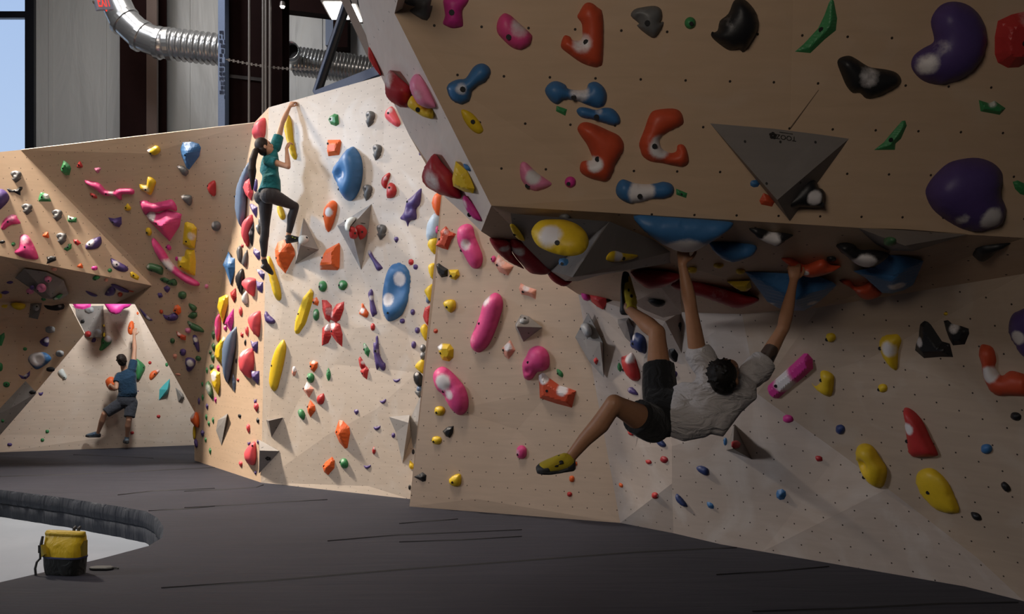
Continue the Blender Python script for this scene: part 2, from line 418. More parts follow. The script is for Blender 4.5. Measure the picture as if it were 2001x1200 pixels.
def hold(kind, colour, px, label, opt, name='climbing_hold', group=None):
    smooth, hf = KINDS[kind]
    cu = sum(q[0] for q in px) / len(px); cv = sum(q[1] for q in px) / len(px)
    ca = opt.get('k') or (cu, cv)
    wp = wall_cast(opt['w'], *ca)[0] if 'w' in opt else cast(*ca)[0]
    P0, n, m, w, _ = setup_plane(px, opt)
    e1 = Vector((0, 0, 1)).cross(m); e1 = (e1 if e1.length > .05 else Vector((1, 0, 0))).normalized(); e2 = m.cross(e1)
    def to2(u, v):
        r = ray(u, v); p = CAM + r * ((P0 - CAM).dot(m) / r.dot(m)) - P0; return (p.dot(e1), p.dot(e2))
    ring = [to2(*q) for q in px]
    if area2(ring) < 0: ring = ring[::-1]
    A = abs(area2(ring)); big = max(q[0] for q in px) - min(q[0] for q in px) + max(q[1] for q in px) - min(q[1] for q in px)
    if smooth: ring = [tuple(q) for q in smooth_ring(ring, 3 if big > 60 else 2)]
    else:
        rr = []
        for a, b in zip(ring, ring[1:] + ring[:1]):
            k = 2 if big < 60 else 3
            rr += [(a[0] + (b[0] - a[0]) * t / k, a[1] + (b[1] - a[1]) * t / k) for t in range(k)]
        ring = rr
    sp = math.sqrt(A) / (6 if big < 40 else 9 if big < 120 else 15)
    x0, x1 = min(q[0] for q in ring), max(q[0] for q in ring); y0, y1 = min(q[1] for q in ring), max(q[1] for q in ring)
    inn = []; j = 0; y = y0 + sp * .5
    while y < y1:
        x = x0 + sp * (.5 if j % 2 else .25)
        while x < x1:
            if inside(ring, x, y) and edge_dist(ring, x, y) > sp * .42: inn.append((x, y))
            x += sp
        y += sp * .87; j += 1
    nr = len(ring)
    vs, _, fs, ov, _, _ = delaunay_2d_cdt([Vector(q) for q in ring + inn], [(i, (i + 1) % nr) for i in range(nr)], [], 1, 1e-6)
    D = []
    onb = []
    for i, v in enumerate(vs):
        b = any(o < nr for o in ov[i]) if ov[i] else True
        onb.append(b); D.append(0.0 if b else edge_dist(ring, v.x, v.y))
    dm = max(D) or .01
    Hm = dm * hf * opt.get('h', 1.0)
    hh = []
    for d in D:
        t = min(1, d / dm)
        if kind == 'D': q = math.sqrt(max(0, 1 - (1 - t) ** 2))
        elif kind == 'S': q = math.sqrt(max(0, 1 - (1 - t) ** 2)) ** .8
        elif kind == 'R': q = t
        else: q = min(1, t / .55)
        hh.append(q * Hm)
    nb = [set() for _ in vs]
    for f in fs:
        for a in range(3):
            nb[f[a]].add(f[a - 1]); nb[f[a - 1]].add(f[a])
    for _ in range(3 if smooth else (1 if kind == 'R' else 0)):
        h2 = hh[:]
        for i in range(len(vs)):
            if not onb[i] and nb[i]: h2[i] = .45 * hh[i] + .55 * sum(hh[q] for q in nb[i]) / len(nb[i])
        hh = h2
    scale = P0.y / F
    for (du, dv, dr, dd) in opt.get('d', ()):
        x, y = to2(du, dv); r = dr * scale
        for i, v in enumerate(vs):
            if not onb[i]: hh[i] -= hh[i] * min(.97, dd * math.exp(-((v.x - x) ** 2 + (v.y - y) ** 2) / (r * r) * 1.2))
    ch = [0.0] * len(vs)
    for (du, dv, dr, dd) in opt.get('c', ()):
        x, y = to2(du, dv); r = dr * scale
        for i, v in enumerate(vs):
            ch[i] = min(1, ch[i] + dd * math.exp(-(((v.x - x) ** 2 + (v.y - y) ** 2) / (r * r)) ** 2))
    dr_ = (n + w * .8).normalized() if n.dot(w) > .3 else (n * .5 + w).normalized()
    wob = opt.get('n', .0)
    V = []
    for i, v in enumerate(vs):
        p = P0 + e1 * v.x + e2 * v.y + dr_ * hh[i]
        V.append(p)
    nv = len(V)
    # skirt back to the wall along the line of sight of each rim point
    rim = {}
    cnt = {}
    for f in fs:
        for a in range(3):
            e = (f[a - 1], f[a]); cnt[e] = cnt.get(e, 0) + 1
    bedges = [e for e in cnt if (e[1], e[0]) not in cnt]
    for a, b in bedges:
        for i in (a, b):
            if i in rim: continue
            p = V[i]; d = (p - CAM).normalized(); dn = -d.dot(n)
            s = (p - wp).dot(n) / max(dn, .12)
            s = max(.0, min(s, .7)) + .004
            rim[i] = len(V); V.append(p + d * s)
    faces = [tuple(f) for f in fs]
    faces += [(b, a, rim[a], rim[b]) for a, b in bedges]
    ch += [0.0] * (len(V) - nv)
    name = 'climbing_hold' if big > 46 else 'foothold'
    o = mesh_obj(name, V, faces, hold_mat(colour), None, smooth, loc=P0)
    at_ = o.data.attributes.new('chalk', 'FLOAT', 'POINT'); at_.data.foreach_set('value', ch)
    # face direction
    if sum((V[f[1]] - V[f[0]]).cross(V[f[2]] - V[f[0]]).dot(w) for f in fs) < 0: o.data.flip_normals()
    tag(o, label, 'climbing hold' if big > 46 else 'foothold', group if big > 46 else group.replace('holds', 'footholds', 1))
    b = opt.get('b', None if big > 22 else 0)
    if b != 0:
        bu, bv = b if b else (cu - .06 * big, cv + .02 * big)
        x, y = to2(bu, bv)
        best = min((i for i in range(nv) if not onb[i]), key=lambda i: (vs[i].x - x) ** 2 + (vs[i].y - y) ** 2, default=None)
        if best is not None:
            bm = bmesh.new(); r = min(.011, dm * .3)
            c = V[best]; add_tube(bm, c - dr_ * .004 - P0, c + dr_ * .0035 - P0, r, r * .9, 8)
            add_tube(bm, c + dr_ * .003 - P0, c + dr_ * .0045 - P0, r * 1.35, r * 1.3, 8)
            me = bpy.data.meshes.new('bolt'); bm.to_mesh(me); bm.free(); me.materials.append(M['bolt'])
            bo = bpy.data.objects.new('bolt', me); link(bo, o)
    return o
def volume(colour, px, label, opt, group):
    """a plywood volume: outline on the wall, raised points a=(u,v,height), optional explicit faces"""
    ca = opt.get('k') or (sum(q[0] for q in px) / len(px), sum(q[1] for q in px) / len(px))
    if 'w' in opt: wp, n = WALL[opt['w']].hit(*ca), WALL[opt['w']].n
    else: wp, n = cast(*ca)
    def hit(u, v, h):
        r = ray(u, v); return CAM + r * ((wp + n * h - CAM).dot(n) / r.dot(n))
    V = [hit(u, v, .002) for u, v in px] + [hit(*a) for a in opt['a']]; k = len(px)
    fs = opt.get('F') or [(i, (i + 1) % k, k) for i in range(k)]
    fl = []
    for f in fs:
        nn = (V[f[1]] - V[f[0]]).cross(V[f[2]] - V[f[0]])
        fl.append(tuple(f) if nn.dot(CAM - V[f[0]]) > 0 or nn.dot(n) > 0 else tuple(f)[::-1])
    P0 = V[0]
    bk = [p - n * .004 for p in V[:k]]
    mats = {'volume': M['volume'], 'volume_dark': M['volume_dark'], 'birch': M['birch_grey'], 'teal': M['teal_vol'], 'pink': hold_mat('pink'), 'magenta': hold_mat('magenta')}
    o = mesh_obj('climbing_volume', V + bk, fl + [tuple(range(len(V), len(V) + k))], mats[colour], None, False, loc=P0)
    uv_metric(o.data, n)
    tag(o, label, 'climbing volume', group)
    tr = []
    for f in fl: tr += [(f[0], f[i], f[i + 1]) for i in range(1, len(f) - 1)]
    PANELS.append((V, tr))
    return o
def parse(line):
    f = [q.strip() for q in line.split('|')]
    head, pts, opts, label = f
    kind, colour, reg = head.split()
    x0, y0, s = REG[reg]
    tr = lambda x, y: (x0 + x / s, y0 + y / s)
    toks = pts.split()
    if toks[0] in TEMPL:
        cx, cy = map(float, toks[1].split(',')); w, h = map(float, toks[2].split(',')); a = math.radians(float(toks[3])) if len(toks) > 3 else 0
        px = [tr(cx + x * w * math.cos(a) - y * h * math.sin(a), cy + x * w * math.sin(a) + y * h * math.cos(a)) for x, y in TEMPL[toks[0]]]
    else: px = [tr(*map(float, t.split(','))) for t in toks]
    opt = {}
    for t in opts.split():
        k, v = t.split('=')
        if k in ('h', 'f', 'n', 'lift'): opt[k] = float(v)
        elif k == 'w': opt[k] = v
        elif k in ('k', 'b'): opt[k] = 0 if v == '0' else tr(*map(float, v.split(',')))
        elif k == 'F': opt[k] = [tuple(map(int, q.split('-'))) for q in v.split('+')]
        elif k == 'a': opt['a'] = [(*tr(*map(float, q.split(',')[:2])), float(q.split(',')[2])) for q in v.split(';')]
        else:
            L = []
            for q in v.split(';'):
                z = list(map(float, q.split(','))); L.append((*tr(z[0], z[1]), z[2] / s, z[3] if len(z) > 3 else (.8 if k == 'd' else .9)))
            opt[k] = L
    if toks[0] == 'jug':
        opt.setdefault('d', [(*tr(cx - .05 * w * math.cos(a), cy - .22 * h), .17 * w / s, .9)])
        opt.setdefault('c', [(*tr(cx - .05 * w, cy - .36 * h), .2 * w / s, .5)])
    return kind, colour, px, opt, label
DATA = r"""
@ volumes
V volume_dark C | 225,215 430,245 590,320 640,450 560,505 400,490 330,430 140,300 | a=470,478,.22 k=400,380 w=P3 | wide grey volume on the low roof of the far left wall
V volume_dark C | 282,540 392,524 352,686 268,668 | a=378,600,.12 k=330,600 w=P4 | narrow grey volume under the low roof, one dark textured hold on it, at far left
V volume C | 640,565 965,558 970,835 955,856 790,856 | a=940,562,.25;945,850,.25 F=0-5-6-4+0-1-5+1-2-3-6-5+3-4-6 w=BK | tall grey volume hanging in the triangular opening above the man in navy
V volume D | 0,562 238,308 342,420 0,812 -60,860 -60,640 | a=100,560,.06 w=P4 | blue-grey sloping slab volume on the shaded lower wall at far left
V teal D | 1580,285 1582,360 1560,425 1470,498 1480,385 | a=1556,388,.17 w=BK | turquoise diamond volume on the bright recess wall beside the man in navy
V volume D | 1633,368 1702,425 1716,460 1660,502 | a=1690,452,.12 w=BK | small pale grey pyramid volume beside the turquoise diamond volume
V volume H | 1375,170 1265,797 1043,385 | a=1170,395,.26 | tall grey triangular volume with red and white holds on it, centre of the white wall
V volume H | 728,312 876,610 650,744 672,545 | a=700,566,.24 | grey pyramid volume under the foot of the woman in teal
V volume J | 262,325 338,272 332,350 290,520 248,405 | a=330,300,.05 w=PL f=.5 | flat grey kite-shaped volume low on the narrow tan side face
V volume_dark J | 640,322 772,304 682,458 | a=660,330,.14 | small dark grey triangular volume low on the white wall, upper of two near its corner
V volume J | 584,478 690,535 744,566 583,742 | a=590,562,.16 w=WF | grey triangular volume with a dark printed mark, bottom corner of the white wall
V volume J | 1598,298 1762,284 1776,440 1706,662 1652,420 | a=1752,345,.22 w=WF | grey pointed volume with faint writing low at the right side of the white wall
V volume J | 1850,130 1755,340 1790,545 1900,560 | a=1870,330,.10 w=WF | pale grey volume half hidden behind the edge of the middle brown wall
V volume N | 985,925 1040,830 1110,850 1238,952 1062,1084 990,962 | a=998,944,.24 | grey wedge volume with a chalky top on the middle brown wall
V volume X | 235,533 372,812 380,1132 245,985 113,757 | a=345,800,.12 F=0-1-5-4+1-2-5+2-3-4-5 w=RW | tall pale blue-grey faceted volume with a green hold and a small red hold
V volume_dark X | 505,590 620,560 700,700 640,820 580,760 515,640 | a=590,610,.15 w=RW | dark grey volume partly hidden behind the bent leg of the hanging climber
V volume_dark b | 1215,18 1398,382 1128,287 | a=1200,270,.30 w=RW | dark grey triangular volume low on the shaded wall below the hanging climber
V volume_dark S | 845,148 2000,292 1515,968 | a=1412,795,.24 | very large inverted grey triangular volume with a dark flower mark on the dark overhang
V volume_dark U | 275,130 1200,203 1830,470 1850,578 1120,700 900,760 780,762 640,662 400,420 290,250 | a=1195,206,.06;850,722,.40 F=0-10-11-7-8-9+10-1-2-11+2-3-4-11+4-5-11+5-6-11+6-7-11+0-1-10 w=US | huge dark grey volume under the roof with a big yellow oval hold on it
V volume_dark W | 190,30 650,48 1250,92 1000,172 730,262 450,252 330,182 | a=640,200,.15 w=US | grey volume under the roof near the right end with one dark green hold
V birch X | 632,150 1075,130 1105,540 930,575 760,505 640,440 | a=920,300,.10 w=US | wooden volume under the roof behind the raised leg, smeared with pink marks
@ holds on the pale left panel of the far left wall
D grey B | jug 145,312 112,112 | b=0 | grey jug hold, topmost of the grey jugs on the pale far left panel
R black B | 62,425 78,418 112,436 150,430 185,404 210,405 210,425 190,450 192,486 175,480 130,456 84,456 | | black three-pronged hold just below the topmost grey jug at far left
D purple B | -80,440 0,425 40,435 75,470 88,505 70,550 30,590 -10,620 -80,600 | b=0 | purple rounded hold cut by the left edge of the photo
D grey B | jug 247,615 110,106 | b=0 | grey jug hold, second from the top on the pale far left panel
F green B | 358,542 358,510 375,460 392,455 450,475 478,542 | c=440,490,40,.5 h=.8 | green wedge hold up and to the right of the second grey jug at far left
D pink B | 10,770 30,720 70,680 110,663 150,670 165,700 190,735 180,750 120,755 75,775 40,805 12,800 | c=110,690,50,.35 h=1.1 | pink curved hold below the purple hold at the left edge
D grey B | jug 527,672 108,112 | b=0 | grey jug hold, third from the top on the pale far left panel
F green B | 630,675 640,668 660,685 715,693 712,736 640,736 628,722 | c=660,690,30,.6 | small green pocket hold to the right of the third grey jug at far left
R orange B | tri 432,850 66,62 20 | b=0 | small orange-red triangular hold left of the fourth grey jug at far left
D grey B | jug 568,890 106,112 | b=0 | grey jug hold, lowest of the grey jugs on the pale far left panel
D pink B | 185,870 215,850 260,860 300,920 330,980 355,1050 345,1080 240,1072 165,1042 135,1020 145,990 175,970 | c=230,900,60,.4 b=243,968 h=1.1 | large pink bell-shaped hold near the bottom of the pale far left panel
F green B | 590,985 640,935 665,935 667,980 625,1006 | c=620,955,22,.5 | small green hold directly below the lowest grey jug at far left
R red B | 678,895 720,895 755,930 722,953 690,930 | | small red hold between the lowest grey jug and the purple oblong hold at far left
D purple B | 795,960 800,935 850,895 925,868 942,880 946,930 910,975 850,988 800,986 | c=840,925,45,.6 b=835,942 | purple oblong hold at the right border of the pale far left panel
F black B | 432,1052 450,1058 475,1048 520,1055 523,1090 470,1110 432,1126 440,1090 | | black square-cornered hold right of the large pink bell-shaped hold
S black B | leaf 20,918 58,36 | b=0 w=P2 | small black hold at the left edge above the low roof
D green B | round 125,940 40,40 | b=0 | tiny green round hold left of the large pink bell-shaped hold
R orange B | tri 748,1138 60,46 15 | b=0 | small orange hold just above the lip of the low roof
S magenta B | oval 880,1162 60,42 | b=0 | small magenta round hold above the lip, left of the lower purple hold
D purple B | 1028,1082 1045,1072 1120,1110 1185,1150 1193,1180 1170,1195 1110,1190 1050,1152 | c=1080,1125,40,.5 b=1088,1132 | purple oblong hold low on the far left panel beside its pointed corner
D green B | round 1022,1183 42,40 | b=0 w=P2 | tiny dark green hold under the lower purple hold by the panel corner
F yellow C | 1208,250 1230,240 1270,265 1297,290 1285,322 1250,310 1215,290 | b=1243,282 w=P2 | yellow hold in the pointed corner of the pale far left panel
@ holds under the low roof of the far left wall
S salmon C | oval 503,222 56,30 | b=0 w=P3 | small pale red hold on the lip of the low roof
D rose C | round 385,395 92,84 | d=385,385,26,.7 b=372,412 | pink ring-shaped hold, largest of three pink holds on the grey roof volume
D rose C | round 447,312 72,62 | b=447,317 | pink round hold, topmost of three on the grey roof volume
D rose C | oval 280,425 76,52 | b=265,432 | pink hold at the left corner of the grey roof volume
D purple C | nub 298,392 42,42 | b=0 | small dark purple hold beside the pink ring-shaped hold
D green C | leaf 405,500 48,32 20 | b=0 | small green hold below the pink ring-shaped hold
D green C | leaf 540,480 106,38 -28 | b=0 c=520,490,25,.5 | long green leaf hold at the lower right corner of the grey roof volume
S purple C | leaf 92,343 66,32 | b=0 w=P3 | upper of two purple holds at far left under the low roof
S purple C | leaf 48,437 78,36 | b=0 w=P3 | lower of two purple holds at far left under the low roof
D yellow C | oval 2,470 34,46 | b=0 w=P3 | small yellow hold at the left edge under the low roof
D yellow C | -20,545 80,546 104,560 85,588 -20,602 | b=0 w=P3 k=50,560 | dull yellow hold at the left edge where roof meets lower wall
D yellow C | 95,545 150,530 232,545 236,575 200,592 150,582 | b=0 w=P3 k=150,550 | long dull yellow hold beside another at the back of the low roof
D green C | 862,300 890,278 925,285 930,300 905,318 868,322 | w=P3 | small green leaf hold on the roof near its lip
R salmon C | nub 988,320 36,36 | b=0 w=P3 | small salmon hold right of the green leaf hold on the roof
S purple C | 795,420 830,428 880,450 908,465 890,478 850,470 815,448 | b=0 w=P3 | thin purple leaf hold at the middle of the low roof
D purple C | 973,460 1000,410 1040,378 1076,410 1062,455 1030,468 | c=1000,420,25,.4 b=0 w=P3 | chunky purple hold above the magenta volumes of the roof
S purple C | 1030,365 1070,358 1150,395 1196,420 1192,438 1130,430 1080,405 | b=0 w=P3 | long purple hold touching the chunky purple hold on the roof
D rust C | nub 1118,456 46,42 | b=0 w=P3 | small rust-red hold under the long purple roof hold
S rust C | leaf 1222,425 54,16 15 | b=0 w=P3 | thin rust-brown hold at the end of the long purple roof hold
F magenta C | 662,520 852,520 842,572 772,594 700,582 | b=0 w=BK lift=1.2 h=.6 | flat-sided magenta hold hanging under the low roof, left of two
D magenta C | 985,525 1212,525 1202,570 1150,592 1120,626 1080,640 1030,626 1000,592 | b=0 w=BK lift=1.0 h=.7 | large rounded magenta hold hanging under the low roof, right of two
D black C | 408,552 480,560 590,540 596,585 560,600 520,606 440,592 | b=0 c=560,560,20,.4 w=P4 | black knobbly hold under the low roof beside the narrow grey volume
@ holds on the shaded lower wall at far left
D dual C | round 335,575 66,68 | d=335,580,16,.4 b=345,578 | grey and black textured hold on the narrow grey volume
D dual C | oval 467,782 92,66 | b=0 d=455,790,18,.5 | grey and black textured hold, upper of two on the shaded lower wall
D purple C | 368,892 400,862 445,845 456,880 450,925 436,942 392,926 | c=440,880,28,.5 | dark purple hold below the textured hold on the shaded wall
D green C | nub 233,962 38,32 | b=0 | tiny green hold above the blue dish hold
D dual C | oval 557,1005 78,62 | b=0 d=550,1010,18,.5 | grey and black textured hold right of the blue dish hold
D blue C | 260,1060 290,1010 360,990 430,1000 477,1045 460,1080 390,1132 340,1150 300,1122 | d=355,1050,50,.6 c=345,1050,75,.9 b=0 | blue dish hold with chalk in its hollow on the shaded wall at far left
S black C | oval 470,1152 82,46 | b=0 | flat black oval hold under the blue dish hold
R green C | -10,840 40,808 46,850 16,932 -20,932 | b=0 w=P4 | green pointed hold at the left edge on the shaded lower wall
D green C | oval 2,1130 50,82 | b=0 w=P4 | green hold at the left edge below the green pointed hold
R purple D | 168,245 215,262 260,230 281,210 277,260 240,292 200,286 | c=235,250,25,.5 b=237,272 | purple winged hold below the blue dish hold
D green D | nub 60,340 62,52 | b=65,335 | green hold left of the purple winged hold at far left
S black D | oval 298,415 78,46 | b=0 w=P4 | black oval hold at the top of the blue-grey slab volume
D green D | nub 25,678 30,30 | b=0 | tiny green hold on the blue-grey slab volume
R purple D | half 378,428 48,40 | b=0 w=BK | small pale purple hold beside the blue-grey slab volume
@ holds on the grey volume above the man in navy
D dual C | oval 830,598 88,66 | b=0 d=825,605,20,.5 | grey and black textured hold high on the tall grey volume
F black C | nub 768,706 40,36 | b=0 | small black hold on the tall grey volume
D red C | nub 818,822 62,56 | b=0 | red hold at the bottom corner of the tall grey volume
D dual C | round 908,815 82,78 | b=0 d=900,822,22,.5 | grey and black textured hold at the bottom of the tall grey volume
D yellow C | oval 968,746 14,24 | b=0 w=BK lift=.5 | tiny yellow hold on the lit edge of the tall grey volume, upper
D yellow C | oval 970,830 20,42 | b=0 w=BK lift=.5 | small yellow hold on the lit edge of the tall grey volume, lower
S purple C | leaf 872,880 52,44 -30 | b=0 w=BK | small purple hold just beneath the tall grey volume
@ holds on the bright recess wall around the man in navy
D green C | 945,865 1000,835 1036,860 1040,892 1010,930 950,977 922,967 940,920 | c=1010,865,40,.8 w=BK | green and white horn-shaped hold below the tall grey volume
D orange C | 1188,770 1205,715 1230,700 1247,725 1247,790 1225,830 1195,817 | w=BK | orange oval hold under the raised hand of the man in navy
D orange C | oval 1280,630 22,30 | b=0 w=BK | tiny orange hold at the top of the bright recess
D white D | 535,235 555,205 585,193 606,230 624,270 606,302 580,280 | b=600,280 w=BK | white tooth-shaped hold on the bright recess wall
D orange D | 983,302 1020,266 1062,275 1087,330 1087,382 1060,392 1010,372 985,336 | b=0 w=BK | big orange-red hold gripped by the lower hand of the man in navy
D green D | 1260,100 1310,125 1345,160 1352,185 1340,225 1298,292 1270,285 1250,180 | b=1330,180 w=BK h=.8 | big green hold behind the shoulder of the man in navy
D red D | round 1395,138 32,32 | b=0 w=BK | small red hold right of the big green hold in the bright recess
D green D | nub 1552,156 28,36 | b=0 w=BK | small green hold at the right border of the bright recess
D orange D | 1393,245 1420,215 1477,202 1483,220 1440,272 1405,302 1388,282 | c=1470,210,25,.5 b=1437,245 w=BK | orange teardrop hold left of the turquoise diamond volume
D red D | nub 1475,638 36,30 | b=0 w=BK | small red hold below the turquoise diamond volume
D red D | round 1230,790 36,30 | b=0 w=BK | small red hold beside the straight leg of the man in navy
D green D | nub 440,778 34,34 | b=0 w=BK | upper of two small green holds low in the bright recess
D green D | nub 395,857 34,34 | b=0 w=BK | lower of two small green holds low in the bright recess
D purple D | nub 90,900 46,32 | b=0 w=BK | small purple hold at the bottom left of the bright recess
D purple D | round 1285,402 12,14 | b=0 w=BK | tiny purple hold at the hip of the man in navy
@ holds on the brown panel of the far left wall
R blue B | 1678,55 1700,-10 1790,-15 1850,5 1870,40 1855,120 1760,247 1735,230 1690,120 | b=1743,105 h=1.1 | big blue faceted hold near the top of the brown left wall
D yellow B | 1368,65 1410,45 1440,22 1470,25 1492,50 1486,85 1440,113 1395,95 | c=1385,62,28,.7 b=1410,92 | yellow knob hold near the top of the brown left wall
F green B | 563,235 580,190 590,158 620,175 650,205 663,235 646,296 610,298 570,265 | h=.8 | green shield-shaped hold at the upper left of the brown left wall
R red B | tri 742,197 60,66 | b=737,198 | small red triangular hold beside the green shield-shaped hold
R rose B | tri 908,252 66,54 180 | b=0 | small mauve triangular hold above the long pink hold
D grey B | 1643,215 1690,208 1725,225 1757,260 1730,307 1690,285 1675,250 | c=1660,215,25,.6 b=0 | dark grey hold tucked under the big blue faceted hold
D yellow B | 1298,380 1360,385 1372,313 1410,316 1452,355 1440,400 1412,472 1390,480 1350,455 1310,430 | c=1370,420,50,.4 b=1368,430 | yellow three-lobed hold above the big pink block
D pink B | 788,343 850,352 910,365 950,395 985,435 1050,445 1110,420 1230,423 1252,455 1230,477 1140,475 1132,527 1100,520 1060,490 970,490 900,440 840,405 798,375 | b=995,466 c=1040,455,40,.5 | long pink branching hold on the brown left wall
R red B | leaf 870,488 90,44 38 | b=868,490 | small red leaf hold under the long pink branching hold
D grey B | 1683,490 1740,480 1782,490 1790,540 1767,582 1730,555 | c=1700,490,25,.6 b=0 | dark grey hold right of the big pink block
D red B | 1926,400 1950,365 1990,345 2008,370 2008,480 1975,490 1940,450 | b=1945,395 | red hold on the right side of the brown left wall
D yellow B | tear 1188,592 70,70 | b=1183,600 | small yellow hold left of the big pink block
R purple B | 1005,690 1060,700 1130,683 1133,750 1110,782 1070,772 1030,735 | b=1060,735 h=.9 | purple half-moon hold on the brown left wall
D yellow B | oval 1383,822 58,78 -15 | b=1375,825 | small yellow oval hold at the tip of the big pink block
D pink B | 1303,540 1360,532 1410,555 1490,545 1560,528 1602,525 1642,580 1642,632 1570,615 1470,642 1400,637 1350,667 1315,600 | b=0 w=P1 h=1.2 | pink wavy hold forming the top of the big pink pair
R pink B | 1358,672 1390,635 1480,650 1550,615 1640,640 1692,660 1672,770 1580,917 1440,775 1388,722 | c=1410,670,60,.9 b=1485,738 w=P1 h=1.1 | big pink pointed block hold, lower of the big pink pair
F yellow B | 1718,740 1740,730 1800,750 1832,790 1827,870 1812,982 1760,977 1700,937 1705,860 | b=1747,900 c=1790,860,50,.5 h=.7 | tall yellow hold, upper of two stacked on the brown left wall
F yellow C | 1653,105 1715,100 1725,50 1740,30 1810,38 1823,150 1817,282 1760,267 1700,232 1653,192 | b=1693,182 c=1670,110,40,.5 h=.7 | tall yellow hold, lower of two stacked on the brown left wall
D pink C | 1408,-40 1430,-72 1480,-20 1540,60 1580,130 1640,200 1700,250 1790,300 1852,345 1852,373 1790,372 1720,340 1640,280 1560,220 1500,150 1440,50 | c=1570,180,75,.7 b=1557,204 h=1.1 | long curved pink hold sweeping down below the yellow pair
D magenta B | oval 1570,970 44,58 -30 | b=1555,968 | small magenta hold between the pink block tip and the yellow pair
D magenta B | nub 1645,1075 30,42 | b=0 w=P1 | tiny magenta hold at the left side of the lower yellow hold
D grey B | nub 2012,770 86,92 | c=1985,750,28,.6 b=0 | dark grey hold at the right side of the brown left wall
D dkgreen C | 1358,200 1390,163 1440,170 1490,185 1520,215 1512,270 1480,267 1430,245 1385,235 | c=1385,185,30,.4 b=1420,222 | dark green bean hold left of the long curved pink hold
D dkgreen C | 1484,310 1530,296 1575,318 1572,338 1525,345 | b=1520,318 | small dark green hold, left of a touching pair
D dkgreen C | 1545,348 1580,320 1625,308 1650,345 1640,372 1590,372 | b=1605,345 | dark green hold, right of a touching pair
R purple C | kite 1555,404 74,74 | b=0 | purple faceted nub under the pair of dark green holds
R purple C | kite 1490,463 66,54 30 | b=0 | purple faceted nub left of another and lower
D dkgreen C | nub 1697,462 78,74 | b=1700,480 | dark green round hold below the long curved pink hold
D rose C | nub 1922,378 36,40 | b=0 | tiny pink hold at the lower end of the long curved pink hold
D dkgreen C | 1755,540 1790,545 1832,575 1822,605 1800,612 1765,580 | b=0 | dark green hold, upper of a pair right of the orange block
D dkgreen C | 1748,655 1790,615 1832,625 1833,660 1800,685 1760,670 | b=0 | dark green hold, lower of a pair right of the orange block
F orange C | 1608,610 1625,560 1655,548 1682,575 1687,620 1660,647 1630,627 | c=1640,570,25,.3 | orange block hold in the middle of the narrowing brown wall
R rust C | nub 1500,615 38,42 | b=0 | small rust-red hold at the tip of the purple half-moon
D purple C | 1513,640 1560,650 1620,625 1660,655 1642,692 1590,702 1545,687 | c=1580,650,30,.3 b=1580,665 | purple half-moon hold directly below the orange block
S purple C | 1293,573 1330,610 1380,660 1422,695 1380,694 1335,652 | b=0 w=P1 c=1380,670,30,.5 | slim purple leaf hold on the edge of the triangular opening
D dkgreen C | 1743,700 1780,713 1850,745 1895,780 1897,807 1850,802 1800,792 1758,747 | c=1775,720,30,.3 b=1780,735 | long dark green hold slanting down on the narrowing brown wall
D rose C | nub 1750,790 58,50 | b=0 w=P1 | dull pink hold touching the long dark green slanting hold
F rust C | 1638,793 1680,820 1732,840 1727,882 1690,877 1650,842 | c=1670,815,25,.5 | rust-red stepped hold below the dull pink hold
D purple C | 1793,835 1830,838 1852,900 1857,988 1830,972 1800,892 | c=1825,870,28,.7 | purple tooth hold with chalk near the right seam of the brown wall
D dkgreen C | nub 1605,886 44,50 | b=0 | small dark green hold below the rust-red stepped hold
D purple C | nub 1703,993 58,66 | b=1690,985 | purple round hold on the narrowing brown wall
R salmon C | nub 1628,1030 40,48 | b=0 | small dull red hold left of the purple round hold
D purple C | 1727,1050 1780,1043 1822,1075 1807,1132 1760,1178 1733,1142 | c=1780,1085,38,.8 | purple heart-shaped hold with chalk near the bottom of the brown wall
D dkgreen C | nub 1845,1050 54,46 25 | b=0 | small dark green hold beside the purple heart-shaped hold
S salmon D | leaf 1655,247 56,26 15 | b=0 | small pale hold, lowest on the narrowing brown wall
@ holds on the narrow tan side face
D coral G | 265,510 275,430 310,360 360,332 378,370 375,480 350,522 280,527 | w=PL b=290,435 | coral shield-shaped hold at the top of the narrow side face above the ponytail
D slate G | 230,733 160,850 115,970 96,1110 103,1230 150,1356 185,1250 195,1100 208,950 237,835 | w=PL b=110,1073 h=.9 | very long slate-blue sloper hold behind the ponytail
F coral G | 163,985 185,920 225,898 252,930 260,1040 236,1102 190,1050 | w=PL b=0 | coral block hold at the end of the ponytail
S purple G | 273,905 300,915 300,990 280,1024 262,980 | w=PL b=0 | dark purple hold just behind the back of the woman in teal
R purple H | 226,190 245,178 300,210 297,260 285,310 253,260 | w=PL b=0 | purple pointed hold behind the thigh of the woman in teal
D coral H | 163,470 175,360 215,300 250,283 260,350 237,440 206,577 183,540 | w=PL b=0 | coral curved long hold left of the climbing leg of the woman
R black H | 218,455 265,345 272,420 250,577 230,540 | w=PL c=250,450,30,.4 b=0 | black leaf hold right of the coral curved long hold
D grey H | 313,320 345,293 358,380 347,412 318,380 | w=PL b=0 | dark grey hold behind the knee of the woman, upper
D grey H | 283,385 320,375 332,440 316,472 298,430 | w=PL b=0 c=300,390,25,.5 | dark grey hold behind the calf of the woman, lower
R blue H | -22,750 0,700 30,626 55,680 90,690 92,780 72,870 50,934 20,850 0,790 | w=PL b=0 c=10,720,50,.3 h=.8 | blue arrow-shaped hold on the outer edge of the narrow side face
D grey H | 108,620 135,568 157,600 157,690 146,737 118,700 | w=PL b=0 | dark grey oval hold, left of two side by side left of the leg
D grey H | 155,720 180,650 206,608 212,680 196,767 163,757 | w=PL b=0 | dark grey oval hold, right of two side by side left of the leg
R purple H | 260,640 266,588 322,625 328,690 302,702 | w=PL b=0 | purple hold beside the ankle of the woman, white nub near it
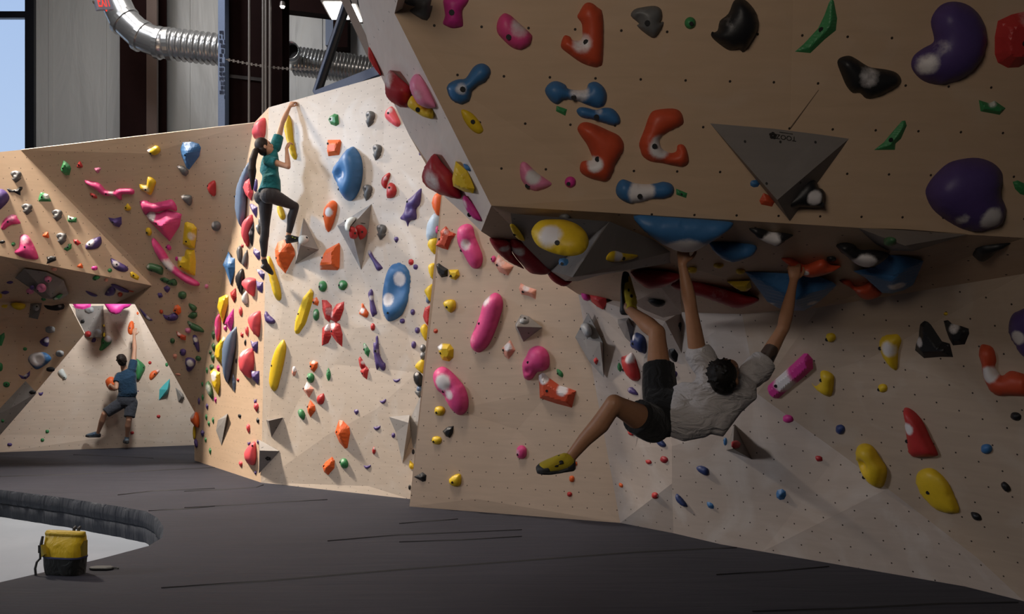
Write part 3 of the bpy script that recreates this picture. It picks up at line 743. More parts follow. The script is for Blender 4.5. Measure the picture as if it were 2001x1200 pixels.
D black H | 95,880 110,830 160,783 178,830 178,900 150,1018 123,980 | w=PL b=0 c=115,830,30,.4 h=.9 | big black egg-shaped hold on the narrow side face
D coral H | 163,920 190,880 225,866 287,885 282,960 265,1042 222,1012 | w=PL b=0 h=1.1 | coral rounded hold right of the big black egg-shaped hold
R purple H | 286,790 342,800 370,830 352,892 318,850 | w=PL b=0 c=310,800,30,.6 | purple hold just below the lower shoe of the woman
R purple H | 286,895 318,912 354,910 352,975 342,1012 298,980 | w=PL b=0 | purple hold touching the coral rounded hold on its right
R red H | 46,1010 95,966 107,1050 80,1097 53,1050 | w=PL b=0 | red wedge hold under the big black egg-shaped hold
D white H | 158,1060 200,988 217,1060 212,1112 168,1107 | w=PL b=0 | white and grey hold below the coral rounded hold
R red H | nub 160,572 24,36 | w=PL b=0 | tiny red hold below the coral curved long hold
F yellow I | 258,290 275,200 340,170 364,182 360,260 312,442 288,370 | w=PL b=0 h=.8 | yellow pointed block hold at the outer edge of the narrow side face
D pink I | 238,470 245,390 285,343 295,400 287,530 258,607 | w=PL b=0 c=260,480,25,.4 | long pink sliver hold under the yellow pointed block
R magenta I | 328,440 345,390 415,296 414,400 387,522 348,450 | w=PL b=0 | bright magenta fin-shaped hold on the narrow side face
D magenta I | nub 335,480 30,52 | w=PL b=0 c=335,460,20,.4 | small magenta nub under the magenta fin-shaped hold
F yellow I | 233,740 245,650 320,558 342,590 322,680 302,812 258,782 | w=PL b=0 h=.8 c=320,580,40,.4 | yellow block hold left of the long grey-blue sloper
D slate I | 310,720 330,600 395,505 435,468 442,500 432,640 392,850 355,997 318,880 | w=PL b=0 h=.9 | long grey-blue banana sloper low on the narrow side face
D coral I | 558,420 570,360 620,330 664,328 662,450 645,565 598,520 | w=PL b=0 c=600,345,40,.4 h=.9 | coral shield hold near the corner of the white wall, upper
D coral I | 478,760 500,700 570,666 602,710 600,850 567,947 508,912 490,890 | w=PL b=0 c=530,700,60,.6 h=.9 | coral heart-shaped hold near the corner, purple holds on either end
R purple I | 568,593 600,615 640,603 637,660 625,712 588,680 | w=PL b=0 | purple arrowhead hold above the coral heart-shaped hold
R purple I | 570,873 610,885 652,880 650,950 637,1005 588,960 | w=PL b=0 c=600,885,30,.4 | purple arrowhead hold below the coral heart-shaped hold
D coral I | kite 477,325 40,96 | w=PL b=0 | small coral hold left of the upper coral shield hold
D coral I | kite 538,510 34,94 | w=PL b=0 | small coral hold between coral shield hold and long grey-blue sloper
R red I | nub 490,543 28,48 | w=PL b=0 | tiny dark red hold right of the long grey-blue sloper
R black I | leaf 520,615 22,70 | w=PL b=0 | tiny black leaf hold left of the upper purple arrowhead
R black I | leaf 435,788 18,52 | w=PL b=0 | tiny black leaf hold beside the middle of the long grey-blue sloper
R slate I | 398,960 408,905 434,985 419,1077 400,1020 | w=PL b=0 c=410,930,20,.4 | slate-grey leaf hold right of the tip of the long grey-blue sloper
R red I | nub 452,963 24,30 | w=PL b=0 | tiny red hold below the coral heart-shaped hold
F yellow I | 193,890 225,860 287,895 287,1010 266,1105 213,1020 | w=PL b=0 c=240,930,50,.8 h=.8 | chalky yellow block hold next to the big pale green leaf hold
D dkgreen I | 152,1010 180,973 217,1050 224,1120 206,1140 168,1080 | w=PL b=0 c=185,1050,60,.4 | big pale green leaf hold low on the narrow side face
R magenta I | kite 268,860 36,78 | w=PL b=0 | small magenta hold above the chalky yellow block hold
R dkgreen I | kite 222,545 42,88 | w=PL b=0 | small green hold, first from the top along the outer edge of the tan face
R dkgreen I | kite 225,655 44,86 | w=PL b=0 | small green hold, second from the top along the outer edge of the tan face
R dkgreen I | nub 195,707 28,42 | w=PL b=0 | small green hold, third from the top along the outer edge of the tan face
R dkgreen I | kite 218,760 45,86 | w=PL b=0 | small green hold, fourth from the top along the outer edge of the tan face
R dkgreen I | nub 208,845 44,52 | w=PL b=0 | small green hold, fifth from the top, just above the chalky yellow block
R green I | kite 163,875 26,66 | w=PL b=0 | narrow green hold, sixth from the top along the outer edge of the tan face
R green I | kite 120,1003 25,50 | w=PL b=0 | narrow green hold, seventh from the top, left of the big pale green leaf
R green I | kite 123,1128 26,66 | w=PL b=0 | narrow green hold, eighth from the top, below left of the big pale green leaf
R purple I | kite 88,1160 28,72 | w=PL b=0 | small purple hold at the tan face's outer edge, by the eighth green hold
R magenta I | kite 243,1150 28,62 | w=PL b=0 | small magenta hold just below the chalky yellow block hold
R purple I | half 613,1165 30,52 | w=PL b=0 | small dark purple hold near the corner, below the lower purple arrowhead
D orange J | 48,320 65,278 95,258 114,300 112,384 73,360 | w=PL b=0 c=75,280,40,.6 lift=.05 | orange block hold jutting out at the bottom outer edge of the tan face
D yellow J | oval 78,422 24,112 | w=PL b=0 lift=.02 | thin yellow hold jutting out just below the orange block
D purple J | oval 92,505 28,72 -8 | w=PL b=0 | purple hold jutting out under the thin yellow hold
R green J | kite 172,300 22,54 | w=PL b=0 | narrow green hold, topmost of a tight trio low on the tan face
R green J | kite 225,325 22,54 | w=PL b=0 | narrow green hold, middle and rightmost of a tight trio low on the tan face
R green J | kite 192,350 24,48 | w=PL b=0 | narrow green hold, lowest of a tight trio low on the tan face
R purple J | kite 178,217 26,52 | w=PL b=0 | small purple hold above the tight trio of green holds
R purple J | kite 142,425 38,58 | w=PL b=0 | purple hold below the tight trio of green holds
R green J | kite 167,478 22,44 | w=PL b=0 | narrow green hold just under the purple hold low on the tan face
R green J | kite 202,565 24,56 | w=PL b=0 | narrow green hold, lowest of all on the tan face
R black J | nub 433,290 26,26 | w=PL b=0 | tiny black hold right of the flat grey kite-shaped volume
D coral J | drop 500,390 30,68 | w=PL b=0 | small coral hold above the lowest coral drop hold
D coral J | drop 563,225 38,68 | w=PL b=0 | small coral hold near the corner above the dark hold
R black J | kite 575,327 30,48 | w=PL b=0 | small dark hold at the corner next to the upper grey volume
R purple J | half 505,508 26,34 | w=PL b=0 | tiny purple hold left of the tip of the lowest coral drop hold
R purple J | kite 575,495 20,38 | w=PL b=0 | tiny purple hold at the corner, right of the lowest coral drop hold tip
D coral J | 468,600 485,550 550,488 564,562 560,640 540,677 490,657 | w=PL b=545,530 h=.9 | large coral drop hold at the bottom of the narrow side face
D coral J | drop 440,668 32,46 | w=PL b=0 | small coral hold at the bottom, left of the large coral drop
R purple J | kite 557,735 24,36 | w=PL b=0 | tiny purple hold, lowest on the side face at its corner
@ holds on the white wall
D yellow G | 553,420 573,318 592,310 620,380 640,560 667,700 657,724 630,712 600,640 568,520 | b=0 h=1.2 | yellow banana hold gripped by the woman in teal
F green G | 958,350 975,320 1015,296 1052,305 1060,395 1030,412 983,395 | c=1000,350,30,.5 b=995,345 | green leafy hold near the top of the white wall
D grey G | jug 1342,347 96,154 10 | b=0 | grey jug hold, first from the top on the white wall
D coral G | 1485,310 1500,263 1545,228 1572,250 1602,310 1634,385 1602,420 1540,382 1498,345 | b=1537,297 c=1545,270,40,.5 | coral striped hold at the top right of the white wall
F orange G | 953,540 1072,538 1082,560 1062,680 960,692 948,640 | b=978,585 h=.9 | orange square hold left above the big blue saddle hold
D blue G | 1007,830 1030,770 1080,710 1125,645 1180,603 1217,620 1262,690 1282,800 1272,930 1240,1030 1180,1107 1120,1092 1080,1030 1050,950 1018,900 | d=1110,860,80,.55;1040,990,40,.5 c=1140,870,45,.45 b=1090,1000 h=1.1 | big blue saddle-shaped hold on the upper white wall
D grey G | jug 1408,657 96,152 8 | b=0 | grey jug hold, second from the top on the white wall
D red G | 1527,843 1537,870 1512,935 1497,997 1458,965 1453,915 1480,873 | b=0 c=1500,900,30,.4 | red curved hold, upper half of an S-shaped pair
D red G | 1508,985 1530,938 1572,950 1597,1010 1572,1072 1508,1082 1503,1030 | b=1545,985 c=1550,1000,40,.3 | red rounded hold, lower half of an S-shaped pair
D grey G | jug 1318,1032 96,154 6 | b=0 | grey jug hold, third from the top, beside the tip of the blue saddle
D purple H | 1628,320 1665,258 1690,160 1745,108 1822,38 1827,85 1812,190 1777,230 1782,322 1722,342 1700,397 1680,345 | d=1730,235,35,.6 b=1722,170 h=1.1 | purple twisted finned hold at the right of the white wall
R purple G | nub 1815,667 26,38 | b=0 w=WF | tiny purple hold by the slanted side of the overhang
D yellow H | 485,195 520,193 560,290 547,332 513,322 488,260 | b=0 | short yellow hold showing between the legs of the woman
D orange H | 916,260 930,210 985,153 1032,165 1044,210 1022,320 970,450 933,400 | c=990,260,45,.8 b=932,295 | chalky orange oval hold left of the tall grey triangular volume
D white H | 1112,380 1130,335 1170,308 1215,312 1200,345 1165,390 1150,435 1120,430 | b=1125,352 | white speckled hold on the tall grey triangular volume
D red H | 1153,440 1165,390 1217,410 1237,470 1217,507 1165,502 | b=1190,450 c=1215,420,25,.4 | red hold, left of two touching on the tall grey volume
D red H | 1213,395 1270,378 1322,430 1302,492 1255,517 1238,470 | b=1262,435 | red hold, right of two touching on the tall grey volume
D white H | 682,500 710,475 760,480 780,520 740,560 690,560 | b=755,515 c=740,495,40,.4 | white speckled hold the woman puts her upper foot on
R orange H | 463,610 490,540 540,516 602,530 642,600 652,660 560,832 490,752 468,690 | b=472,675 h=1.1 c=510,700,40,.2 | big orange faceted hold under the upper foot of the woman
F orange H | 915,650 940,610 1060,544 1071,570 1064,780 1045,801 884,796 879,750 | b=933,695 c=900,770,40,.4 h=1.2 | orange quarter-shaped block left of the tip of the tall grey volume
D grey H | jug 1448,447 102,148 6 | b=0 | grey jug hold, lowest of four on the white wall
R purple H | drop 1592,518 46,60 | b=1590,528 | small purple hold right of the lowest grey jug
D purple H | 1328,640 1350,613 1387,680 1462,770 1457,790 1415,804 1378,730 | b=0 c=1345,630,25,.5 | purple sliced hold above the blue oval dish, upper of three alike
R red H | nub 1730,725 50,60 | b=0 | small red hold above the blue oval dish
R purple H | nub 1772,770 46,50 | b=0 | small purple hold just right of the small red hold above the blue dish
S blue K | 436,450 440,350 460,230 490,140 540,80 610,58 680,80 730,140 742,210 737,300 702,440 652,540 602,600 540,634 490,637 455,582 438,520 | d=590,330,150,.75;520,430,70,.4 c=620,230,75,.8;505,430,70,.8 b=515,560 h=1.0 | blue oval dish hold with chalk patches at the right of the white wall
D yellow H | 388,690 405,670 432,700 472,830 512,960 524,1062 495,1084 463,1050 428,930 403,820 | b=0 h=1.2 | long dull yellow hold under the lower foot of the woman
D green H | nub 908,950 76,104 | c=905,945,28,.4 | green round hold, left of two level with each other above the butterfly
D green H | nub 1095,940 82,94 20 | c=1095,935,28,.4 | green round hold, right of two level with each other above the butterfly
F yellow I | 1130,113 1152,150 1147,230 1112,350 1082,450 1030,542 990,552 973,500 983,410 1018,310 1058,200 | b=1027,350 h=.6 | yellow ridged surfboard-shaped hold left of the red butterfly
R orange I | 1143,215 1185,193 1207,235 1197,277 1148,257 | c=1170,220,25,.4 | small orange hold touching the yellow ridged hold
D green I | oval 1180,358 58,112 | c=1180,345,30,.4 b=0 | green tall hold left of the red butterfly
R red I | 1233,218 1280,223 1325,270 1330,330 1300,427 1263,395 1238,310 | c=1310,330,50,.4 b=0 | red wing-shaped hold, upper left wing of a butterfly
R red I | 1441,233 1437,310 1402,405 1360,430 1308,400 1320,330 1370,258 | c=1330,350,50,.4 b=0 | red wing-shaped hold, upper right wing of a butterfly
R red I | 1298,437 1310,500 1322,560 1292,622 1233,647 1233,560 1238,480 | c=1290,470,45,.6 b=0 | red wing-shaped hold, lower left wing of a butterfly
R red I | 1308,440 1360,423 1402,445 1427,540 1422,657 1370,612 1318,540 | c=1340,460,45,.6 b=1342,505 | red wing-shaped hold, lower right wing of a butterfly
D purple I | 701,350 715,323 745,360 797,408 792,438 750,444 712,420 | b=0 | purple crescent hold at the corner of the white wall
D orange I | 1578,345 1605,290 1598,260 1618,253 1632,290 1667,335 1652,387 1600,362 | c=1620,320,30,.8 b=0 | chalky orange hold left of the middle sliced purple hold
D red I | oval 1707,472 42,70 | b=0 | small red oval hold below the middle sliced purple hold
D purple K | 295,370 325,325 345,352 350,430 385,560 365,575 340,598 318,530 312,440 | b=0 c=335,410,30,.6 | purple sliced hold left of the blue oval dish, middle of three alike
R green I | 1618,640 1625,620 1640,626 1682,690 1667,754 1633,720 | c=1640,650,25,.5 | green leaf hold beside the lowest sliced purple hold
R red I | 1573,770 1590,743 1622,790 1640,832 1600,872 1583,830 | c=1620,800,25,.5 b=0 | red petal hold, upper of a pair beside the lowest sliced purple hold
R red I | 1588,880 1645,828 1670,865 1652,962 1615,932 | b=1620,900 | red petal hold, lower of a pair beside the lowest sliced purple hold
D purple K | 348,855 370,848 371,795 390,781 400,850 407,950 442,1030 467,1055 462,1117 430,1120 405,1087 382,1120 360,1010 | b=377,935 c=395,930,25,.4 | purple sliced hold, lowest of three alike at the right of the white wall
D yellow I | 870,590 895,620 902,680 882,800 852,930 820,1042 785,1070 748,1020 743,930 768,780 808,670 | b=785,835 h=.6 | smooth yellow surfboard-shaped hold low on the white wall
R salmon I | 952,900 960,840 985,838 998,880 985,925 965,930 | c=980,860,30,.8 b=0 | small chalky orange hold right of the smooth yellow surfboard hold
F orange I | 1118,800 1155,783 1197,800 1192,850 1160,897 1128,870 | c=1160,795,30,.5 | orange hold with chalky top above a small green hold
D green I | nub 1128,945 70,92 | c=1110,935,25,.4 | green hold directly beneath the orange chalky-topped hold
R green I | leaf 1295,912 132,48 92 | b=0 c=1290,890,22,.3 | narrow green leaf hold right of the orange chalky-topped hold
R salmon I | 1095,978 1162,1050 1115,1137 1058,1055 | c=1100,1010,45,.9 h=1.2 b=1067,1048 | salmon diamond hold with white chalk on top
D red I | 1188,1130 1205,1108 1252,1090 1257,1155 1235,1192 1193,1185 | b=0 | dark red hold to the right of the salmon diamond hold
R orange J | 961,230 985,165 1022,210 1027,250 987,304 966,265 | b=965,222 h=1.2 | orange faceted drop hold under the salmon diamond hold
D purple I | half 1928,970 68,38 | b=0 | small purple half-moon hold, first of four down the lower right of the white wall
D purple I | half 1803,1166 62,42 -15 | b=0 | small purple half-moon hold, second of four down the lower right of the white wall
D purple K | nub 733,550 44,58 | b=0 | small purple hold right of the lower end of the blue oval dish
D purple K | nub 632,637 52,48 | b=0 | small purple hold touching the bottom of the blue oval dish
D purple K | nub 778,728 48,60 | b=0 | small purple hold next to the yellow holds at the right edge of the white wall
D purple K | nub 743,870 46,72 | b=0 | small purple hold right of the lowest sliced purple hold
D green J | 893,245 920,238 944,270 944,300 935,324 905,305 890,270 | c=910,265,20,.3 b=0 | green hold left of the orange faceted drop hold
R orange J | 1178,420 1210,322 1240,328 1292,380 1297,430 1277,542 1255,547 1213,500 | b=1200,413 h=1.1 c=1220,345,30,.2 | big orange faceted drop hold low on the white wall
R orange J | 1080,685 1105,650 1157,610 1177,640 1174,700 1125,754 1093,730 | b=1095,678 | orange faceted hold near the bottom of the white wall
D green J | nub 1250,662 62,82 -15 | c=1245,640,20,.4 b=1228,658 | green hold right of the lowest orange faceted hold
D red J | leaf 1483,562 64,30 96 | c=1490,545,12,.6 b=0 | small red leaf hold low on the white wall
R purple J | drop 1345,262 40,46 | b=0 | small purple hold above right of the big orange faceted drop
D purple J | half 1505,386 58,38 | b=0 | small purple half-moon hold, third of four down the lower right of the white wall
D purple J | half 1430,690 56,34 | b=0 | small purple half-moon hold, lowest of four down the lower right of the white wall
R purple J | nub 1635,443 30,42 | b=0 w=WF | tiny dark purple hold at the left side of the grey pointed volume
D yellow K | 883,110 905,78 955,78 950,180 932,237 898,180 | b=0 w=WF | yellow hold peeking from behind the brown wall edge, level with the black hold
D yellow K | 848,335 920,273 938,330 915,462 868,390 | b=0 w=WF | yellow hold peeking from behind the brown wall edge, above the big red one
D slate K | nub 885,430 44,74 | b=0 w=WF | dark blue hold peeking from behind the brown wall edge above the red one
F red K | 831,590 850,508 920,472 915,640 885,694 848,640 | b=0 w=WF | big red block peeking from behind the brown wall edge
D yellow K | 806,710 850,663 885,720 870,838 828,780 | b=0 w=WF | yellow hold peeking out right under the big red block
D grey K | nub 832,902 54,76 | b=0 w=WF c=825,885,20,.5 | dark grey hold, upper of a pair at the brown wall edge
D grey K | nub 834,978 56,74 | b=0 w=WF c=820,960,20,.5 | dark grey hold, lower of a pair at the brown wall edge
D yellow K | 753,1080 800,1023 850,1023 836,1152 778,1110 | b=0 w=WF | yellow hold peeking out below the pair of dark grey holds
D orange M | 210,755 235,668 310,650 310,775 270,874 233,820 | b=0 w=WF k=240,750 | orange block peeking from behind the brown wall edge near the overhang
D paleblue M | 157,1000 175,920 230,843 285,880 270,1055 200,1102 163,1080 | b=0 w=WF k=220,970 h=.8 | light blue hold peeking from behind the brown wall edge
D pink M | oval 258,995 34,74 | b=0 w=WF k=230,990 lift=.05 | small pink hold between the light blue hold and the brown wall edge
D yellow N | 168,180 200,118 265,123 252,242 230,272 188,220 | b=0 w=WF k=215,190 | yellow hold just under the light blue hold at the brown wall edge
D black O | 38,440 75,408 124,450 118,545 75,545 43,490 | b=0 w=WF k=75,470 c=80,430,25,.5 | black hold, topmost of a stack at the brown wall edge
D slate O | oval 92,572 50,64 | b=0 w=WF k=75,560 | dark blue-grey hold, middle of a stack at the brown wall edge
D grey O | 48,595 80,582 112,590 102,660 75,635 | b=0 w=WF k=75,620 | dark grey hold, lowest of a stack at the brown wall edge
D black J | oval 1790,572 22,40 | b=0 w=WF | tiny black hold at the tip of the half hidden pale volume
D yellow J | tear 1775,672 48,74 -20 | b=0 w=WF | yellow hold low at the edge of the middle brown wall
D black J | oval 1762,850 22,40 | b=0 w=WF | tiny black hold, lowest at the edge of the middle brown wall
@ holds on the middle brown wall
F rust N | 243,190 290,100 285,58 340,8 380,60 437,82 390,140 357,230 308,217 | b=287,130 k=330,120 w=BS h=1.0 c=350,60,35,.4 | rust-orange winged block at the top left of the brown wall
D pink N | 443,120 450,40 490,0 550,-12 592,20 612,100 652,200 687,300 667,387 610,407 560,372 498,260 458,190 | b=490,230 c=540,180,60,.6 d=570,170,45,.35 w=BS | long pink bean hold beside the rust-orange winged block
F black N | 248,370 275,353 310,380 359,410 357,477 298,487 263,440 | b=0 w=BS | black block hold at the left edge of the brown wall
F yellow N | 363,415 455,413 470,470 430,512 383,496 | b=393,468 w=BS | yellow hold beside the black block on the brown wall
D pink N | oval 783,316 46,64 | b=770,318 | small pink hold left of the upper salmon faceted block
R salmon N | 788,350 830,273 880,330 972,383 917,470 838,437 | b=828,375 c=850,340,60,.4 h=1.1 | salmon faceted block, upper of two under the overhang
R salmon N | 1020,590 1035,538 1090,570 1182,600 1174,692 1120,662 1038,642 | b=1063,622 c=1090,585,40,.6 | salmon faceted block, lower of two right of the long pink sausage
D yellow N | 313,725 360,693 422,700 434,770 385,817 343,780 | b=360,758 | yellow triangular hold left of the long pink sausage
D pink N | 768,640 810,630 852,660 872,730 852,830 802,980 742,1110 680,1172 630,1184 578,1142 568,1060 608,960 658,830 688,720 | b=670,915 c=710,690,70,.6;600,1060,55,.3 | long pink sausage hold in the middle of the brown wall
R rust N | nub 245,985 42,46 | b=0 | tiny orange-red hold at the left side of the brown wall
D dual N | oval 1070,892 92,60 | b=1065,880 | pale green-grey hold on the grey wedge volume
F yellow O | 260,180 300,148 377,153 412,200 407,280 370,317 308,302 278,240 | b=305,232 c=285,175,38,.9 h=.8 | yellow block hold with a chalky corner on the brown wall
R salmon O | 860,195 940,113 987,210 925,297 888,270 868,215 | b=882,205 c=920,180,45,.8 | chalky salmon diamond hold under the grey wedge volume
D pink O | 1053,330 1085,270 1120,200 1190,170 1262,195 1303,270 1297,372 1240,407 1190,417 1150,472 1110,492 1068,467 1053,400 | b=1125,318 d=1120,400,35,.4 | pink comma-shaped hold above the orange boat-shaped hold
D green O | leaf 1400,425 96,52 60 | b=1383,425 | small green hold beside the pink comma-shaped hold
F rust O | 1208,525 1198,440 1240,413 1302,470 1400,540 1470,560 1552,590 1512,747 1360,707 1213,657 | b=1297,590 c=1250,470,60,.9;1430,580,60,.7 h=1.0 | orange boat-shaped block with a chalky hollow top
D pink O | 218,470 240,400 300,363 360,385 430,450 512,550 547,650 547,740 512,802 450,812 378,742 318,630 258,580 | b=340,580 c=340,500,80,.9;400,620,50,.6 d=400,560,45,.3 | chalky pink bean hold at the left of the brown wall
D yellow O | nub 283,776 98,92 | b=262,782 | yellow knob, upper of two below the chalky pink bean
F black O | 310,965 350,928 412,916 407,980 377,1030 338,1012 | b=0 | black pointed hold between two yellow knobs
D yellow O | nub 255,1050 92,78 | b=237,1055 | yellow knob, lower of two below the chalky pink bean
D pink P | oval 1040,190 92,118 | c=1010,185,30,.4 b=1018,205 | pink egg-shaped hold low on the brown wall
D yellow P | 423,420 480,378 524,380 528,455 500,482 443,472 | b=463,442 | yellow hold near the bottom of the brown wall
R black P | 126,400 200,360 232,385 227,435 200,442 | b=0 | black cone hold low at the left edge of the brown wall
D orange P | nub 1492,290 42,40 | b=0 w=BS | tiny orange hold at the heel of the swinging foot
D orange P | nub 1467,417 44,56 | b=0 w=BS | tiny orange hold just below the sole of the swinging foot
D red P | nub 1448,548 42,42 | b=0 | tiny red hold lowest on the brown wall
@ holds on the shaded wall
D magenta X | 170,340 200,298 242,330 252,412 198,412 | w=RW b=238,350 c=235,320,25,.5 | pink hold touching the red drop hold under the roof
R red X | 238,350 330,318 402,380 407,440 375,502 318,472 268,430 | w=RW b=0 | red drop hold under the corner of the big roof volume
D black X | 148,215 260,195 360,198 372,330 322,342 248,290 | w=RW b=0 c=310,290,55,.7 lift=.1 | black and white hold tucked under the big roof volume
D dual X | 168,660 190,625 240,635 268,700 262,745 225,762 195,720 | b=195,675 | pale green speckled hold on the tall blue-grey volume
R red X | kite 308,978 54,70 | b=0 | small red hold on the tall blue-grey volume
D green X | leaf 527,1037 90,46 85 | w=RW b=0 | small green hold left of the red and pink striped hold
D red X | 543,945 590,928 650,903 692,1010 719,1142 650,1162 588,1090 553,1000 | w=RW b=595,1045 c=640,940,60,.7 | red and pink hold with chalk between leg and blue-grey volume
D navy X | 633,810 670,718 730,730 772,780 772,907 720,892 648,850 | w=RW b=695,800 c=680,745,35,.6 | dark violet hold behind the bent knee of the hanging climber
R black X | 980,850 1050,843 1072,920 1072,1002 1030,987 976,930 | w=RW b=0 | black leaf hold between the raised thigh and the white T-shirt
D black X | 1018,620 1040,568 1108,620 1110,700 1108,800 1075,790 1040,690 | w=RW b=0 c=1060,660,45,.9 | black and white hold left of the straight arm
D purple X | nub 1020,1102 92,72 | w=RW b=0 | purple hold between the shorts and the white T-shirt
R black X | drop 1330,870 66,50 | w=RW b=0 | small black hold right of the white sleeve
D purple Y | 888,340 925,328 972,380 962,397 897,377 | w=RW b=0 c=905,345,20,.4 | small purple hold above the extended thigh
D red Y | leaf 910,712 66,44 45 | w=RW b=0 | small red leaf hold below the extended thigh
D navy Y | 1113,755 1150,750 1202,800 1202,830 1160,827 1123,790 | w=RW b=0 | dark violet hold just below the black shorts
D red Y | leaf 1060,955 58,44 30 | w=RW b=0 | small red hold, left of two below the black shorts
D maroon Y | nub 1190,936 66,56 20 | w=RW b=0 | dark red hold, right of two below the black shorts
D navy Y | 1460,1000 1500,986 1557,1010 1562,1062 1530,1067 1478,1035 | w=RW b=0 | navy hold below the hem of the white T-shirt
D orange Y | leaf 828,1150 48,36 60 | w=RW b=0 | tiny orange-red hold low near the corner of the shaded wall
D red b | nub 475,707 60,62 | w=RW b=0 c=505,715,12,.9 | small red hold low on the shaded wall left of the long violet hold
D navy b | 666,710 685,690 742,745 777,797 771,814 730,802 678,750 | w=RW b=0 | long dark violet hold low on the shaded wall
R blue b | leaf 990,798 92,58 50 | w=RW b=0 | small blue hold right of the long dark violet hold
R blue b | nub 1650,697 94,104 | w=RW b=0 | blue faceted nub low on the shaded wall
D maroon b | nub 1228,232 86,76 | b=0 | dark red hold on the low dark triangular volume
D blue b | oval 1130,205 36,74 | w=RW b=0 | small blue hold peeking from behind the low dark triangular volume
F magenta Z | 683,600 690,573 800,478 900,388 990,303 1022,303 1062,350 1067,430 1000,492 880,592 780,682 745,682 698,640 | w=RW b=775,550 c=830,520,130,.7 h=1.3 | long dusty pink block slanting beside the white T-shirt
D yellow Z | 1053,545 1085,578 1130,538 1125,470 1150,443 1212,463 1243,510 1222,657 1160,652 1090,602 | w=RW b=1145,525 | yellow hooked hold right of the long dusty pink block
D yellow Z | nub 1215,170 82,78 | w=RW b=1193,180 | small yellow knob high on the shaded wall
D magenta Z | oval 858,850 92,70 | w=RW b=0 | small crimson hold below the long dusty pink block
D navy Z | nub 1295,940 78,82 | w=RW b=0 | small navy hold below the yellow hooked hold
D maroon c | leaf 240,385 64,52 40 | w=RW b=0 | small dark red hold right of the low dark triangular volume
D yellow a | 543,310 580,248 660,238 722,238 747,300 717,400 707,562 650,547 588,470 553,390 | w=RW b=590,372 c=655,370,80,.7 | chalky yellow hold left of the black pair
F black a | 908,150 955,108 992,130 1052,220 1112,310 1182,330 1212,452 1100,450 950,462 868,390 878,330 903,260 | w=RW b=0 c=920,310,50,.7 h=.8 | large black boot-shaped hold on the shaded wall
F black a | 1126,125 1165,118 1202,150 1290,173 1352,195 1357,240 1317,337 1210,347 1178,290 1148,210 | w=RW b=0 c=1230,190,55,.6 h=.8 | black hold beside the large boot-shaped one
D rust a | 1443,430 1460,348 1502,338 1572,370 1602,480 1592,540 1650,620 1720,578 1800,588 1900,640 1900,792 1700,802 1590,792 1508,690 1478,600 1468,520 | w=RW b=0 c=1560,600,80,.9 k=1560,620 | red V-shaped hold with chalk at the right edge
D yellow a | nub 577,732 84,78 | w=RW b=553,745 | small yellow knob below the chalky yellow hold
D red c | 903,0 940,-12 1002,30 1062,110 1112,220 1167,332 1152,367 1000,372 948,340 933,240 918,100 | w=RW b=950,228 c=970,130,55,.8 h=1.1 | tall red triangular hold low on the shaded wall
D purple a | 1713,160 1740,78 1800,36 1960,20 1960,450 1840,442 1768,330 1718,240 | w=RW b=0 c=1830,260,70,.8 k=1800,230 | dark violet hold with chalk cut by the right edge
D black a | oval 1780,988 106,76 15 | w=RW b=0 | black oval pebble, topmost of three at the far right
D black c | oval 1702,607 96,56 50 | w=RW b=0 | black oval pebble, middle of three at the far right
D black c | leaf 1470,836 104,64 40 | w=RW b=0 | black oval pebble, lowest of three at the far right
D yellow c | 528,350 545,288 600,266 662,290 722,380 772,460 767,540 740,607 700,614 638,570 578,490 543,410 | w=RW b=620,522 d=598,420,55,.8 h=1.0 | yellow hollow cup hold low on the shaded wall
S yellow c | 998,560 1020,488 1090,458 1160,478 1242,560 1302,680 1337,807 1200,802 1120,752 1038,660 | w=RW b=1120,640 h=.9 | yellow teardrop dish hold lowest on the shaded wall
D blue c | nub 1552,309 88,78 | w=RW b=0 | small blue pebble hold right of the tall red triangular hold
D yellow a | oval 1145,62 38,30 | w=RW b=0 | tiny dull yellow hold above the black pair
@ holds on the dark overhang
D grey L | 423,-30 665,-30 672,50 692,60 640,192 500,122 483,90 530,60 448,40 | b=0 w=UF k=560,60 d=530,10,60,.6 | dark grey jug cut by the top edge, leftmost on the dark overhang
D magenta L | 803,-30 1018,-30 1012,40 970,100 977,220 960,252 880,264 820,242 788,215 808,140 | b=865,102 w=UF k=890,80 | magenta waisted hold cut by the top edge of the photo
D pink L | 1288,240 1310,168 1360,123 1412,140 1450,170 1592,300 1622,350 1592,422 1510,464 1430,442 1350,372 1298,310 | b=1395,340 c=1500,250,110,.5 | pink D-shaped hold near the top of the dark overhang
D blue L | 818,820 850,768 930,738 1000,728 1060,640 1110,598 1170,593 1222,630 1232,690 1180,762 1110,802 1060,850 1042,930 980,972 910,962 848,910 | b=970,822 c=960,820,65,.5 | blue bone-shaped hold slanting up at the left of the dark overhang
S yellow p | 901,217 907,214 922,221 936,236 945,252 942,260 932,261 918,251 906,234 | b=922,237 | yellow leaf hold at the left edge of the dark overhang
D rose M | 1028,420 1045,368 1090,373 1182,460 1252,510 1322,560 1307,592 1240,622 1160,634 1088,592 1038,520 | b=1100,580 c=1150,500,80,.8 | small pale pink D-shaped hold near the lip of the overhang
D magenta M | round 1498,552 106,106 | b=1475,562 | round pink knob beside the red-orange hook
D rust M | 1563,60 1590,8 1650,-7 1740,20 1850,70 1950,120 1997,200 1982,280 1920,382 1880,502 1830,547 1740,532 1650,502 1588,450 1598,370 1650,350 1700,345 1690,290 1650,200 1600,130 | b=1733,328 c=1720,380,80,.8 h=.9 | red-orange hook hold, lower left of three on the dark overhang
